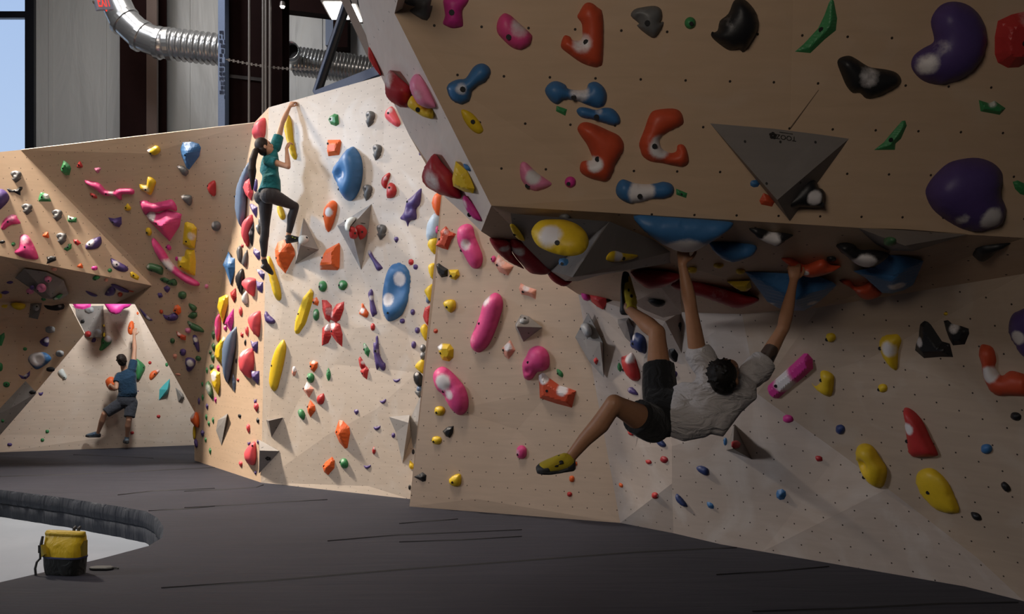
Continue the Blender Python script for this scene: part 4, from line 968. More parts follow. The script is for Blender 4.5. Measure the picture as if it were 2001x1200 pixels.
D rust Q | 428,30 480,23 532,60 577,130 577,490 545,542 500,547 400,512 300,442 238,390 238,340 265,288 310,300 330,325 400,320 405,200 368,140 383,100 | b=433,342 c=400,350,90,.6 h=.9 k=490,300 | red-orange L-shaped hold near the top of the dark overhang
D grey Q | 803,130 830,78 900,58 1000,48 1052,80 1057,150 1040,180 1072,185 1000,307 920,272 853,210 868,190 | b=930,182 d=860,150,50,.5 c=900,100,60,.2 | dark grey jug right of the red-orange L-shaped hold
D green Q | round 1287,188 94,100 | b=1287,195 | small round green hold left of the big black hold
D black Q | 1640,10 1700,-12 1760,20 1822,100 1842,190 1822,282 1730,422 1680,402 1610,412 1540,372 1468,310 1458,270 1508,250 1528,170 1598,110 | b=0 c=1600,190,90,.22 | large black rounded hold at the top of the dark overhang
D blue Q | 103,740 140,678 200,660 270,690 300,725 430,730 460,680 520,666 582,710 610,780 592,850 530,880 440,852 360,822 260,812 210,852 148,820 | b=340,787 c=380,750,90,.6 | blue bone-shaped hold lying level in the middle left of the overhang
R green Q | 198,860 284,890 270,944 193,905 | b=0 | small green square hold under the level blue bone
D blue Q | 360,905 390,873 450,878 520,895 590,876 660,888 712,950 712,1005 660,1024 580,1002 480,972 398,955 | b=513,950 c=540,900,40,.4 | blue flat bone hold just above the red-orange hook
D rust S | 298,390 288,330 330,220 370,108 420,63 560,50 622,75 647,130 642,182 560,222 490,265 458,300 468,370 540,412 590,397 600,350 640,343 672,380 692,470 667,517 600,522 480,497 380,482 318,440 | b=398,347 c=450,360,100,.8 k=380,330 h=.9 | red-orange C-shaped hold in the middle of the dark overhang
D blue S | 98,700 120,648 160,626 230,650 320,665 420,660 480,646 542,660 572,700 562,752 500,782 400,787 300,812 210,824 138,790 103,750 | b=288,752 c=300,730,110,1 | chalk-covered blue bone hold near the lip of the overhang
R green S | 588,703 680,740 670,780 590,752 | b=628,748 | small green square hold right of the chalk-covered blue bone
R blue S | nub 1230,662 78,62 | b=0 w=UF | small blue hold at the left flank of the very large inverted volume
R rust S | 1266,800 1300,738 1352,760 1392,810 1370,850 1280,832 | b=0 w=UF | small orange-red hold at the tip of the very large inverted volume
D black S | 1438,862 1560,718 1640,638 1722,638 1742,690 1792,722 1787,832 1740,857 1600,852 | w=UF k=1640,780 b=1765,825 c=1700,770,65,.9 lift=.06 | black and white jug under the very large inverted volume
R green R | 418,15 440,-15 455,10 482,150 472,247 380,322 265,432 138,420 210,358 328,230 380,120 | b=352,245 | long green blade hold at the top of the dark overhang
D purple R | 1243,180 1280,88 1350,28 1450,13 1560,48 1652,140 1702,280 1682,430 1602,562 1480,652 1320,690 1190,662 1108,590 1083,520 1108,450 1180,393 1258,350 1268,300 | b=0 c=1190,520,90,.7;1310,380,70,.35 h=.9 | huge purple kidney-shaped hold at the top right
D black R | 483,510 510,468 580,453 640,480 700,520 760,548 880,565 962,590 1002,640 992,690 900,747 800,792 720,802 668,757 610,757 558,700 518,610 | b=0 c=720,620,100,.45 | large black saddle hold left of the huge purple kidney
F red R | 1788,170 1900,118 2020,90 2100,200 2080,480 1960,547 1870,552 1788,510 1763,440 1763,300 | b=1960,345 k=1900,330 w=UF c=1990,150,80,.3 | big red-pink block cut by the right edge at the top
F green R | 1633,813 1720,840 1760,818 1852,880 1802,934 1648,905 | b=0 c=1740,830,50,.5 | green pocket hold under the huge purple kidney
R green T | 608,70 640,63 652,110 602,220 557,260 552,312 376,314 460,248 498,200 | b=510,222 | green blade hold right of the very large inverted volume
D purple T | 808,680 830,598 900,508 1000,423 1120,388 1250,380 1370,420 1442,490 1457,560 1437,680 1477,780 1482,850 1432,942 1330,987 1200,997 1080,962 958,890 858,800 | b=0 c=1310,860,100,.9;1080,870,60,.5 h=.9 | huge purple heart-shaped hold at the lower right of the overhang
R green T | 1538,580 1580,568 1650,600 1690,650 1660,702 1600,682 1558,640 | b=0 w=UF | green hold cut by the right edge beside the purple heart
@ holds on the pale slanted side of the overhang
D red L | 93,450 112,448 162,560 213,692 195,692 130,600 98,540 | w=SS b=0 f=.6 | dark red sliver hold on the outer rim of the slanted side, topmost
D maroon L | 268,700 300,653 380,720 472,800 492,872 450,1002 330,952 268,880 258,800 | w=SS b=0 f=.6 c=300,720,90,.5 | large dark red shell-shaped hold on the slanted side, upper of two
D rose L | 478,820 490,738 540,688 602,740 662,850 717,972 710,1002 640,1007 568,970 518,900 | w=SS b=0 f=.6 c=590,860,70,.4 | pink half-dome hold touching a yellow hold on the slanted side
D yellow L | 458,960 490,898 520,898 580,970 650,1010 692,1020 697,1102 620,1092 540,1047 478,1002 | w=SS b=575,1015 f=.6 | yellow hold under the pink half-dome on the slanted side
D maroon M | 123,500 150,398 230,288 302,370 402,480 472,650 467,707 380,692 250,642 158,570 | w=SS b=0 f=.6 c=260,510,120,.5 | large dark red shell-shaped hold on the slanted side, lower of two
F yellow M | 398,520 430,358 470,390 540,450 580,540 607,610 592,657 510,642 408,590 | w=SS b=0 f=.6 h=.8 | yellow faceted hold beside the lower dark red shell
D blue M | leaf 535,416 96,44 50 | w=SS b=0 f=.6 | small blue hold at the edge above the yellow faceted hold
D magenta M | 496,700 520,678 580,740 642,840 667,917 590,882 528,800 503,750 | w=SS b=565,865 f=.6 c=530,750,50,.5 | crimson almond-shaped hold at the bottom of the slanted side
@ holds under the roof of the big overhang
D yellow U | 468,320 490,248 560,193 680,183 800,193 902,235 972,300 1002,380 987,452 930,507 820,527 700,507 598,470 518,420 | b=707,430 c=650,370,120,.75 h=.7 | big yellow oval hold with chalk under the roof
S yellow U | 268,240 300,228 352,280 402,360 402,387 360,377 308,330 | b=317,322 | slim yellow leaf hold left of the big yellow oval
S yellow U | 1163,560 1190,498 1250,478 1330,500 1452,515 1442,542 1360,567 1240,582 | b=1315,540 c=1270,520,80,.7 | pale yellow leaf hold on the dark face of the huge roof volume
R blue U | nub 768,580 94,76 | b=755,597 | small blue hold below the big yellow oval
D grey U | 720,165 750,138 800,135 832,160 810,185 745,182 | b=0 | dull grey-green hold at the lip above the big yellow oval
D maroon U | 78,360 150,363 272,400 292,500 402,642 330,612 210,542 118,450 | b=0 w=US c=220,430,60,.5 k=300,380 | dark red hollow hold hanging at the left end of the roof
D maroon U | 268,400 300,368 380,400 502,470 602,560 664,662 560,687 450,667 378,600 298,500 | b=0 w=US c=340,450,80,.6 k=400,420 | big dark red rounded hold hanging beside the huge roof volume
D maroon U | 618,680 660,668 780,750 852,750 792,807 720,792 648,740 | b=0 w=US k=760,750 | dull dark red hold under the tip of the huge roof volume
D blue p | 1238,422 1300,424 1400,431 1433,436 1420,449 1390,466 1365,481 1330,484 1295,471 1262,450 | b=0 w=US c=1338,466,42,1 h=.8 | big blue half-dish hold at the lip gripped by the hanging climber
D blue V | 218,360 280,343 450,353 620,370 662,400 640,432 480,492 390,492 308,460 | b=0 w=US c=370,460,60,.6 | smaller blue hold just behind the big blue half-dish
D black V | 588,220 700,223 800,255 900,260 1002,285 930,322 870,372 780,352 690,312 638,270 | b=0 w=US c=780,300,100,1 | black winged hold heavily chalked in the middle of the roof
D yellow V | nub 305,568 92,48 | b=0 w=US | small yellow hold under the roof, upper of two near the blue wedge
D yellow V | nub 510,622 84,52 | b=0 w=US | small yellow hold touching the corner of the big blue wedge
D yellow V | nub 60,610 90,60 | b=0 w=US | small yellow hold right beside the straight forearm
F yellow V | 383,715 600,708 612,770 570,807 500,802 428,755 | b=488,780 w=US | yellow block hold between dark red bar and big blue wedge
D maroon V | -120,700 100,720 300,770 500,830 682,880 600,932 480,962 350,922 150,852 -120,770 | b=0 w=US c=300,810,120,.25 h=.8 | long dark red bar hold at the back of the roof
R blue V | 553,625 700,628 950,640 1250,673 1370,720 1402,752 1300,852 1200,932 1100,987 980,987 860,962 758,902 648,750 | b=0 w=US c=1180,900,60,.6;800,920,50,.5 h=.8 | big dark blue wedge hold behind the right forearm
D rust V | 888,500 980,498 1100,558 1200,528 1280,508 1350,560 1447,575 1300,642 1200,662 1090,657 960,562 | b=0 w=US c=1110,600,40,.8 | red winged hold gripped by the right hand of the hanging climber
D black V | nub 1355,507 90,54 | b=0 w=US | small dark hold behind the red winged hold
D black V | 1398,385 1470,353 1560,368 1620,420 1760,420 1882,450 1882,482 1800,542 1690,572 1598,552 1508,490 | b=0 w=US c=1660,490,110,1 | black hold with a broad chalk patch right of the red winged hold
R blue W | 138,450 250,428 350,408 430,308 500,293 650,303 822,350 792,432 722,582 640,632 520,667 418,662 328,580 248,510 | b=0 w=US c=560,560,90,.7 h=.8 | blue diamond hold with chalk strokes at the right of the roof
D rust W | -2,540 100,538 152,600 240,588 310,558 382,620 422,662 350,707 260,720 188,692 128,620 | b=0 w=US c=190,620,30,.3 | dark red curled hold at the back, left of the blue diamond
D dkgreen W | oval 495,160 132,92 | b=0 | dark green knob on the grey roof volume at the right
D black W | 1308,270 1335,188 1450,168 1652,170 1662,192 1560,242 1450,337 1370,342 1308,302 | b=0 w=US | black drop-shaped hold under the roof at the far right
D maroon X | 628,150 800,133 1062,163 1082,212 950,272 800,292 698,230 | b=0 w=US k=860,200 lift=.03 | wide dusty dark red hold between raised foot and straight arm
S black X | 788,420 850,398 952,430 932,467 860,472 | b=0 | dark flat hold on the pink-smeared wooden volume
"""
VOLS, HOLDS = [], []
grp = None
for ln in DATA.strip().splitlines():
    if ln.startswith('@'): grp = ln[2:].strip(); continue
    (VOLS if ln.startswith('V ') else HOLDS).append((ln, grp))
BV = BVW = bvh_all()
vol_objs = []
for ln, g in VOLS:
    k, c, px, opt, lab = parse(ln)
    vol_objs.append(volume(c, px, lab, opt, 'climbing volumes'))
BV = bvh_all()
bad = []
for ln, g in HOLDS:
    k, c, px, opt, lab = parse(ln)
    try: hold(k, c, px, lab, opt, group=g)
    except Exception as e: bad.append((lab, repr(e)))
if bad: print('BAD HOLDS', bad)
_l = [o['label'] for o in bpy.data.objects if 'label' in o]
print('LABEL DUPES', [x for x in set(_l) if _l.count(x) > 1], len(_l))
# ------------------------------------------------------------------ floor, mats, hall behind
def concrete():
    t = NT('polished_concrete'); tc = t.n('ShaderNodeTexCoord')
    a = t.n('ShaderNodeTexNoise', Scale=1.3, Detail=8.0, Distortion=.8); t.l(tc.outputs['Object'], a.inputs['Vector'])
    b = t.n('ShaderNodeTexNoise', Scale=14.0, Detail=6.0); t.l(tc.outputs['Object'], b.inputs['Vector'])
    c = t.mix(a.outputs[0], (.19, .22, .27), (.30, .335, .39)); c = t.mix(t.math('MULTIPLY', b.outputs[0], .3), c, (.20, .225, .26))
    t.set(c, .38); t.bump(b.outputs[0], .05, .01); return t.m
def mat_fabric(name, col, wrinkle=(1.2, 7, 1), strength=.5):
    t = NT(name); tc = t.n('ShaderNodeTexCoord')
    g = t.n('ShaderNodeMapping'); g.inputs['Scale'].default_value = wrinkle; t.l(tc.outputs['Object'], g.inputs[0])
    a = t.n('ShaderNodeTexNoise', Scale=1.0, Detail=3.0, Distortion=.9); t.l(g.outputs[0], a.inputs['Vector'])
    b = t.n('ShaderNodeTexNoise', Scale=.8, Detail=4.0); t.l(tc.outputs['Object'], b.inputs['Vector'])
    c = t.mix(b.outputs[0], tuple(x * .8 for x in col), tuple(x * 1.25 for x in col))
    t.set(c, .68, spec=.16); t.bump(a.outputs[0], strength, .06); return t.m
M['concrete'] = concrete()
M['mat_top'] = mat_fabric('mat_vinyl', (.028, .029, .040), (.55, 4.2, 1), .35)
M['mat_skirt'] = mat_fabric('mat_skirt', (.034, .039, .050), (9, 9, .8), .8)
M['seam'] = flat('mat_seam_and_shade', (.016, .016, .019), .8)
fl = mesh_obj('floor', [(-34, -8, FLOOR), (14, -8, FLOOR), (14, 30, FLOOR), (-34, 30, FLOOR)], [(0, 1, 2, 3)], M['concrete']); tag(fl, kind='structure')

mat_root = empty('crash_mat', base(700, 1000))
tag(mat_root, 'thick dark grey landing mats covering the ground below all the climbing walls', 'crash mat')
far_edge = [(-24, 14.6), (-10.5, 14.2)] + [tuple(base(u, v).xy) for u, v in ((0, 957), (120, 972), (235, 990), (285, 999), (308, 1012), (320, 1030), (318, 1050))]
near_edge = [tuple(base(u, v).xy) for u, v in ((290, 1067), (200, 1091), (100, 1115), (0, 1138))] + [(-4.6, 6.0), (-6.2, 3.0), (-7.5, -6)]
def back(u, v, d=.10):
    p = base(u, v); r = Vector((p.x, p.y)).normalized(); return (p.x + r.x * d, p.y + r.y * d)
poly = far_edge + near_edge + [(9, -6), (9, 5.6)] + [back(u, v) for u, v in ((2330, 1262), (2001, 1175), (1885, 1146), (1490, 1078), (1212, 1022), (800, 990), (800, 975), (510, 943), (380, 900), (380, 870), (0, 884), (-200, 891))] + [(-24, 17.6)]
vs, _, fs, *_ = delaunay_2d_cdt([Vector(q) for q in poly], [(i, (i + 1) % len(poly)) for i in range(len(poly))], [], 1, 1e-5)
mesh_obj('mat_surface', [(v.x, v.y, 0) for v in vs], [tuple(f) for f in fs], M['mat_top'], mat_root)
def skirt(name, line):
    V, Fc = [], []; acc = 0; pts = []
    for a, b in zip(line, line[1:]):
        L = math.dist(a, b); n = max(1, int(L / .05))
        for i in range(n): pts.append((a[0] + (b[0] - a[0]) * i / n, a[1] + (b[1] - a[1]) * i / n))
    pts.append(line[-1])
    for i, p in enumerate(pts):
        q = pts[min(i + 1, len(pts) - 1)]; o = pts[max(i - 1, 0)]
        t = Vector((q[0] - o[0], q[1] - o[1])).normalized(); nn = Vector((t.y, -t.x))
        for j, (z, out) in enumerate(((0, 0), (-.03, .018), (-.10, .028), (-.165, .022), (-.178, .004), (-.19, .02), (-.27, .02), (FLOOR, .01))):
            w = mnoise.noise(Vector((p[0] * 5.2, p[1] * 5.2, z * 1.6))) * .022 + mnoise.noise(Vector((p[0] * 13, p[1] * 13, z * 3))) * .008
            k = 0 if j == 0 else 1
            V.append((p[0] + nn.x * (out + w * k), p[1] + nn.y * (out + w * k), z))
    for i in range(len(pts) - 1):
        for j in range(7):
            a = i * 8 + j; Fc.append((a, a + 1, a + 9, a + 8))
    mesh_obj(name, V, Fc, M['mat_skirt'], mat_root, True)
skirt('mat_skirt', far_edge + [near_edge[0]])
skirt('mat_skirt', near_edge)
def seam(line, w=.022):
    P = [base(u, v) for u, v in line]; V, Fc = [], []
    for i, p in enumerate(P):
        t = (P[min(i + 1, len(P) - 1)] - P[max(i - 1, 0)]).normalized(); nn = Vector((-t.y, t.x, 0)) * (w / 2 if 0 < i < len(P) - 1 else .004)
        V += [p - nn + Vector((0, 0, .001)), p + Vector((0, 0, .009)), p + nn + Vector((0, 0, .001))]
    for i in range(len(P) - 1):
        a = i * 3; Fc += [(a, a + 3, a + 4, a + 1), (a + 1, a + 4, a + 5, a + 2)]
    mesh_obj('mat_seam_and_shade', V, Fc, M['seam'], mat_root)
for ln, w in ((((0, 932), (130, 928), (260, 922), (420, 914)), .035), (((360, 993), (470, 987), (560, 981), (640, 977)), .03), (((290, 999), (350, 996), (420, 990)), .03),
              (((360, 961), (440, 957), (500, 953), (515, 948)), .03), (((780, 1024), (840, 1019), (895, 1015)), .03), (((315, 1150), (520, 1136), (780, 1114), (1000, 1098), (1240, 1080), (1400, 1072), (1440, 1071)), .035),
              (((780, 1060), (900, 1056), (1020, 1049)), .02), (((1400, 1124), (1500, 1118), (1620, 1108)), .03), (((143, 889), (220, 892), (300, 896)), .04), (((640, 1058), (780, 1046), (1020, 1036)), .02),
              (((1470, 1196), (1650, 1190), (1850, 1180), (1990, 1178)), .03), (((230, 968), (300, 960), (420, 955)), .03)):  # the strip at front right paints a dark shadow line, not a seam
    seam(ln, w)

# hall shell
def insulation():
    t = NT('vinyl_faced_insulation'); tc = t.n('ShaderNodeTexCoord')
    g = t.n('ShaderNodeMapping'); g.inputs['Scale'].default_value = (.7, .7, .16); t.l(tc.outputs['Object'], g.inputs[0])
    a = t.n('ShaderNodeTexNoise', Scale=1.6, Detail=4.0, Distortion=.5); t.l(g.outputs[0], a.inputs['Vector'])
    t.set(t.mix(a.outputs[0], (.49, .49, .48), (.53, .52, .51)), .42); t.bump(a.outputs[0], .4, .22); return t.m
M['insul'] = insulation()
M['iron'] = flat('red_oxide_steel', (.014, .005, .0045), .8, .0, scale=5, var=.25); M['iron'].node_tree.nodes['Principled BSDF'].inputs['Specular IOR Level'].default_value = .08
M['darksteel'] = flat('dark_steel', (.022, .018, .018), .45, .4)
M['bluesteel'] = flat('blue_painted_steel', (.16, .20, .30), .5, .1)
M['galv'] = flat('galvanised_steel', (.62, .62, .62), .24, .75, scale=7, var=.2)
M['frame'] = flat('dark_window_frame', (.015, .016, .022), .4, .3)
M['conduit'] = flat('grey_conduit', (.30, .27, .25), .45, .3)
M['foam'] = flat('blue_foam_board', (.28, .36, .55), .7)
M['ink'] = flat('dark_ink', (.03, .04, .08), .8)
BY = 24.0
WX0, WX1 = at(-250, 0, BY).x, at(62, 0, BY).x
ztop, zbot = 12.2, at(0, 330, BY).z - 2.5
V = []
for x0, x1, z0, z1 in ((WX1, 12, FLOOR, 13), (-34, WX0, FLOOR, 13), (WX0, WX1, FLOOR, zbot), (WX0, WX1, ztop, 13)):
    V += [(x0, BY, z0), (x1, BY, z0), (x1, BY, z1), (x0, BY, z1)]
wb = mesh_obj('wall_back', V, [tuple(range(i * 4, i * 4 + 4)) for i in range(4)], M['insul']); tag(wb, kind='structure')
md = wb.modifiers.new('thickness', 'SOLIDIFY'); md.thickness = .2; md.offset = -1
# batten seams of the insulation
ce = mesh_obj('ceiling', [(-34, -8, 13), (14, -8, 13), (14, 30, 13), (-34, 30, 13)], [(3, 2, 1, 0)], M['insul']); tag(ce, kind='structure')
for nm, q in (('wall_left', [(-30, -8), (-30, 30)]), ('wall_right', [(14, 30), (14, -8)]), ('wall_front', [(14, -8), (-34, -8)])):
    (xa, ya), (xb, yb) = q
    o = mesh_obj(nm, [(xa, ya, FLOOR), (xb, yb, FLOOR), (xb, yb, 13), (xa, ya, 13)], [(3, 2, 1, 0)], M['insul']); tag(o, kind='structure')
bm = bmesh.new()
for u in (100, 205, 368, 626): 
    p = at(u, 0, BY); add_box(bm, (p.x - .05, BY - .03, 0), (p.x + .05, BY - .001, 12.9))
tr = bm_obj('trim_1', bm, M['insul']); tag(tr, kind='structure')
# window
def glass():
    t = NT('window_glass'); t.set((.9, .94, 1), .02); t.b.inputs['Transmission Weight'].default_value = 1; t.b.inputs['IOR'].default_value = 1.01; return t.m
bm = bmesh.new()
for x in (WX0, (WX0 + WX1) / 2 - .3, WX1): add_box(bm, (x - .11, BY - .12, zbot), (x + .11, BY + .05, ztop))
zm = at(30, 31, BY).z
for z in (zbot, zm, ztop): add_box(bm, (WX0, BY - .1, z - .08), (WX1, BY + .04, z + .08))
wf = bm_obj('window_1', bm, M['frame']); tag(wf, kind='structure')
bm = bmesh.new(); add_box(bm, (WX0, BY, zbot), (WX1, BY + .012, ztop)); bm_obj('pane', bm, glass(), wf)

def px_box(name, u0, u1, v0, v1, Y, depth, mat, parent=None):
    a, b = at(u0, v1, Y), at(u1, v0, Y); bm = bmesh.new(); add_box(bm, (a.x, Y, a.z), (b.x, Y + depth, b.z)); return bm_obj(name, bm, mat, parent)
# steel columns
def column(name, u0, u1, Y, label):
    r = empty(name, (at((u0 + u1) / 2, 700, Y).x, Y, FLOOR)); tag(r, label, 'steel column', 'steel columns')
    a, b = at(u0, 0, Y).x, at(u1, 0, Y).x; w = b - a
    bm = bmesh.new(); add_box(bm, (a, Y, FLOOR), (b, Y + .03, 12.9)); bm_obj('flange', bm, M['iron'], r)
    bm = bmesh.new(); add_box(bm, ((a + b) / 2 - .02, Y + .03, FLOOR), ((a + b) / 2 + .02, Y + .55, 12.9)); bm_obj('web', bm, M['iron'], r)
    bm = bmesh.new(); add_box(bm, (a, Y + .55, FLOOR), (b, Y + .58, 12.9)); bm_obj('flange', bm, M['iron'], r)
    return r
c1_ = column('steel_column', 234, 309, 22.6, 'dark red steel column behind the bend of the silver duct')
p = at(296, 0, 22.6); bm = bmesh.new(); add_box(bm, (p.x - .08, 22.5, FLOOR), (p.x + .16, 22.6, 12.9)); bm_obj('edge_strip', bm, flat('brown_steel', (.10, .06, .045), .5), c1_)
c2_ = column('steel_column', 440, 551, 17.5, 'wide dark red steel column rising above the brown left wall with thin pipes in front')
for v, h in ((125, 6), (140, 3)):
    q0 = at(449, 150, 17.45); q1_ = at(520, 156, 17.45)
bm = bmesh.new(); q0, q1_ = at(449, 149, 17.49), at(512, 156, 17.49); add_beam(bm, q0, q1_, .03, .06); bm_obj('splice_plate', bm, M['darksteel'], c2_)
fb = px_box('foam_board', 426, 439.3, -60, 250, 17.2, .25, M['foam']); tag(fb, 'strip of pale blue foam board with dark printing beside the wide column', 'foam board')
bm = bmesh.new(); rr = random.Random(3)
for v in range(62, 190, 9):
    for i in range(4):
        if rr.random() < .72:
            u = 429 + i * 3 + rr.random(); q = at(u, v, 17.198); add_box(bm, (q.x - .004, 17.188, q.z - .03 - rr.random() * .02), (q.x + .006 + rr.random() * .012, 17.199, q.z + .015))
bm_obj('printing', bm, M['ink'], fb)
for i, (u, tx) in enumerate(((486, 'first'), (513, 'second'), (518.5, 'third'), (526.5, 'fourth'))):
    q = at(u, 100, 17.1); bm = bmesh.new(); add_tube(bm, (q.x, 17.1, 3.0), (q.x + .02, 17.1, 12.9), .022)
    o = bm_obj('conduit_pipe', bm, M['conduit']); tag(o, 'thin grey vertical pipe before the wide column, %s from the left' % tx, 'pipe', 'thin pipes before the column')
# chain
bm = bmesh.new(); A, B = at(441, 116, 17.0), at(640, 136, 17.4); n = 46
for i in range(n):
    c = A.lerp(B, (i + .5) / n); c.z -= .06 * math.sin(math.pi * (i + .5) / n); d = (B - A).normalized() * (B - A).length / n * .72
    add_beam(bm, c - d * .6, c + d * .6, .022, .05 if i % 2 else .016)
o = bm_obj('chain', bm, M['conduit']); tag(o, 'slack steel chain strung across the wide column toward the round duct', 'chain')
# ducts
DY = 20.5
def duct_path(uvs, Y, n=6):
    P = [at(u, v, Y) for u, v in uvs]; out = []
    for i in range(len(P) - 1):
        for k in range(n): out.append(P[i].lerp(P[i + 1], k / n))
    return out + [P[-1]]
dr = empty('air_duct', at(330, 85, DY)); tag(dr, 'large shiny silver ventilation duct bending down from the top left and running level', 'duct', 'silver ventilation ducts')
R0 = 29 / F * DY
bm = bmesh.new(); add_path(bm, [at(u, v, DY) for u, v in ((208, -60), (222, -5), (243, 40), (276, 70), (312, 84), (334, 86))], R0, 28); bm_obj('elbow', bm, M['galv'], dr, True)
bm = bmesh.new(); pts, rad = [], []
for i in range(20 * 6 + 1):
    t = i / 120; pts.append(at(334 + (560 - 334) * t, 86 + 27 * t, DY)); rad.append(R0 * .97 + (.035 if i % 6 in (2, 3) else 0))
add_path(bm, pts, rad, 28); bm_obj('spiral_pipe', bm, M['galv'], dr, True)
for (u, v), (u2, v2) in (((224, 0), (230, 12)), ((243, 40), (247, 44)), ((276, 70), (281, 73)), ((312, 84), (316, 85)), ((330, 86), (334, 86))):
    a, b = at(u, v, DY), at(u2, v2, DY); bm = bmesh.new(); d = (b - a).normalized() * .05; add_tube(bm, a - d, a + d, R0 + .03, n=28); bm_obj('collar', bm, M['galv'], dr)
dr2 = empty('air_duct', at(640, 130, DY)); tag(dr2, 'ribbed silver duct behind the brace with a round open collar at its near end', 'duct', 'silver ventilation ducts')
bm = bmesh.new(); pts, rad = [], []
for i in range(28 * 6 + 1):
    t = i / 168; pts.append(at(576 + (770 - 576) * t, 119 + 26 * t, DY - .4)); rad.append(R0 * .84 + (.035 if i % 6 in (2, 3) else 0))
add_path(bm, pts, rad, 28); bm_obj('spiral_pipe', bm, M['galv'], dr2, True)
bm = bmesh.new(); a = at(566, 98, DY - 1.2)
for i in range(32):
    pass
ro, ri = .19, .17
ring = []
for rad_, y in ((.185, -.0), (.185, .35), (.165, .35), (.165, 0)):
    ring.append([bm.verts.new((a.x + rad_ * math.cos(2 * math.pi * k / 28), a.y + y, a.z + rad_ * math.sin(2 * math.pi * k / 28))) for k in range(28)])
for i in range(4):
    A_, B_ = ring[i], ring[(i + 1) % 4]
    for k in range(28): bm.faces.new((A_[k], A_[(k + 1) % 28], B_[(k + 1) % 28], B_[k]))
bm_obj('open_collar', bm, M['galv'], dr2, True)
bm = bmesh.new(); add_tube(bm, a + Vector((0, .2, 0)), a + Vector((0, .34, 0)), .163, n=28); bm_obj('damper', bm, M['darksteel'], dr2)
# beams, braces and lamps at the top
bm = bmesh.new(); add_beam(bm, at(540, 8, 21.5), at(760, 34, 21.5), .34, .3); o = bm_obj('roof_beam', bm, M['iron']); tag(o, 'dark red steel beam crossing under the roof between column and overhang', 'beam')
bm = bmesh.new(); add_beam(bm, at(619, 182, 13.5), at(680, 0, 13.5), .12, .10); o = bm_obj('diagonal_brace', bm, M['darksteel'])
tag(o, 'dark steel brace leaning up from the top of the white wall', 'brace')
bm = bmesh.new(); add_beam(bm, at(614.5, 182, 13.42), at(674.8, 4, 13.42), .13, .03); bm_obj('lit_edge', bm, M['bluesteel'], o)  # paler blue strip stands in for light caught along the brace
bm = bmesh.new(); add_beam(bm, at(668, -14, 12.4), at(730, 118, 12.4), .085, .1); o = bm_obj('diagonal_brace', bm, flat('brown_steel_2', (.13, .10, .09), .5)); tag(o, 'brown steel brace running down behind the pale slanted side of the overhang', 'brace')
bm = bmesh.new(); add_beam(bm, at(618, 190, 13.2), at(748, 138, 13.2), .2, .12); o = bm_obj('edge_beam', bm, M['bluesteel']); tag(o, 'blue-grey steel beam just behind the top of the white wall', 'beam')
o = px_box('panel_box', 652, 679, 32, 92, 23.55, .44, M['iron']); tag(o, 'dark red metal box on the hall wall behind the dark brace', 'box')
o = px_box('panel_box', 636, 651, 30, 88, 23.65, .34, M['bluesteel']); tag(o, 'grey metal box beside the dark red one on the hall wall', 'box')
M['lamp'] = NT('lamp_glow').m
bs = M['lamp'].node_tree.nodes['Principled BSDF']; bs.inputs['Emission Color'].default_value = (1, .97, .9, 1); bs.inputs['Emission Strength'].default_value = 6
for u0, u1, v, lab in ((632, 668, 4, 'wide white ceiling lamp at the top edge beside the braces'), (684, 694, 9, 'small bright ceiling lamp seen between the braces and the overhang')):
    r = empty('ceiling_lamp', at((u0 + u1) / 2, v, 17)); tag(r, lab, 'ceiling lamp', 'ceiling lamps')
    a, b = at(u0, v + 3, 17), at(u1, v - 4, 17); bm = bmesh.new(); add_box(bm, (a.x, 17, a.z), (b.x, 17.8, a.z + .03)); bm_obj('diffuser', bm, M['lamp'], r)
    bm = bmesh.new(); add_box(bm, (a.x - .04, 16.96, a.z + .03), (b.x + .04, 17.84, a.z + .16)); bm_obj('housing', bm, M['conduit'], r)
r = empty('spot_lamp', at(552, 9, 17.2)); tag(r, 'small round spot lamp fixed to the upper corner of the wide column', 'spot lamp')
q = at(552, 9, 17.2); bm = bmesh.new(); add_tube(bm, q + Vector((0, 0, .05)), q - Vector((0, 0, .03)), .04, .055); bm_obj('housing', bm, M['conduit'], r)
bm = bmesh.new(); add_tube(bm, q - Vector((0, 0, .03)), q - Vector((0, 0, .06)), .045, .03); bm_obj('bulb', bm, M['lamp'], r)
# exit sign
ex = empty('exit_sign', at(200, 0, 15.5)); tag(ex, 'hanging EXIT sign with red letters at the top edge, beside the duct', 'exit sign')
def text_mesh(name, s, size, mat, mtx, parent=None, ext=.004):
    cu = bpy.data.curves.new(name, 'FONT'); cu.body = s; cu.size = size; cu.align_x = 'CENTER'; cu.align_y = 'CENTER'; cu.extrude = ext
    t = bpy.data.objects.new('tmp', cu); COL.objects.link(t)
    me = bpy.data.meshes.new_from_object(t.evaluated_get(bpy.context.evaluated_depsgraph_get())); bpy.data.objects.remove(t); me.name = name
    me.transform(mtx); me.materials.clear(); me.materials.append(mat)
    o = bpy.data.objects.new(name, me); link(o, parent)
    if parent is not None: o.location = -parent.matrix_basis.translation
    return o
ec = at(201.5, -2, 15.5); er = Matrix.Translation(ec) @ Matrix.Rotation(math.radians(38), 4, 'Z') @ Matrix.Rotation(math.radians(-14), 4, 'Y')
bm = bmesh.new(); add_box(bm, (-.13, 0, -.16), (.13, .09, .16)); bm.transform(er); bm_obj('housing', bm, flat('sign_case', (.45, .48, .62), .5), ex)
red = NT('exit_red').m; rb_ = red.node_tree.nodes['Principled BSDF']; rb_.inputs['Base Color'].default_value = (.8, .05, .04, 1); rb_.inputs['Emission Color'].default_value = (1, .06, .04, 1); rb_.inputs['Emission Strength'].default_value = .9
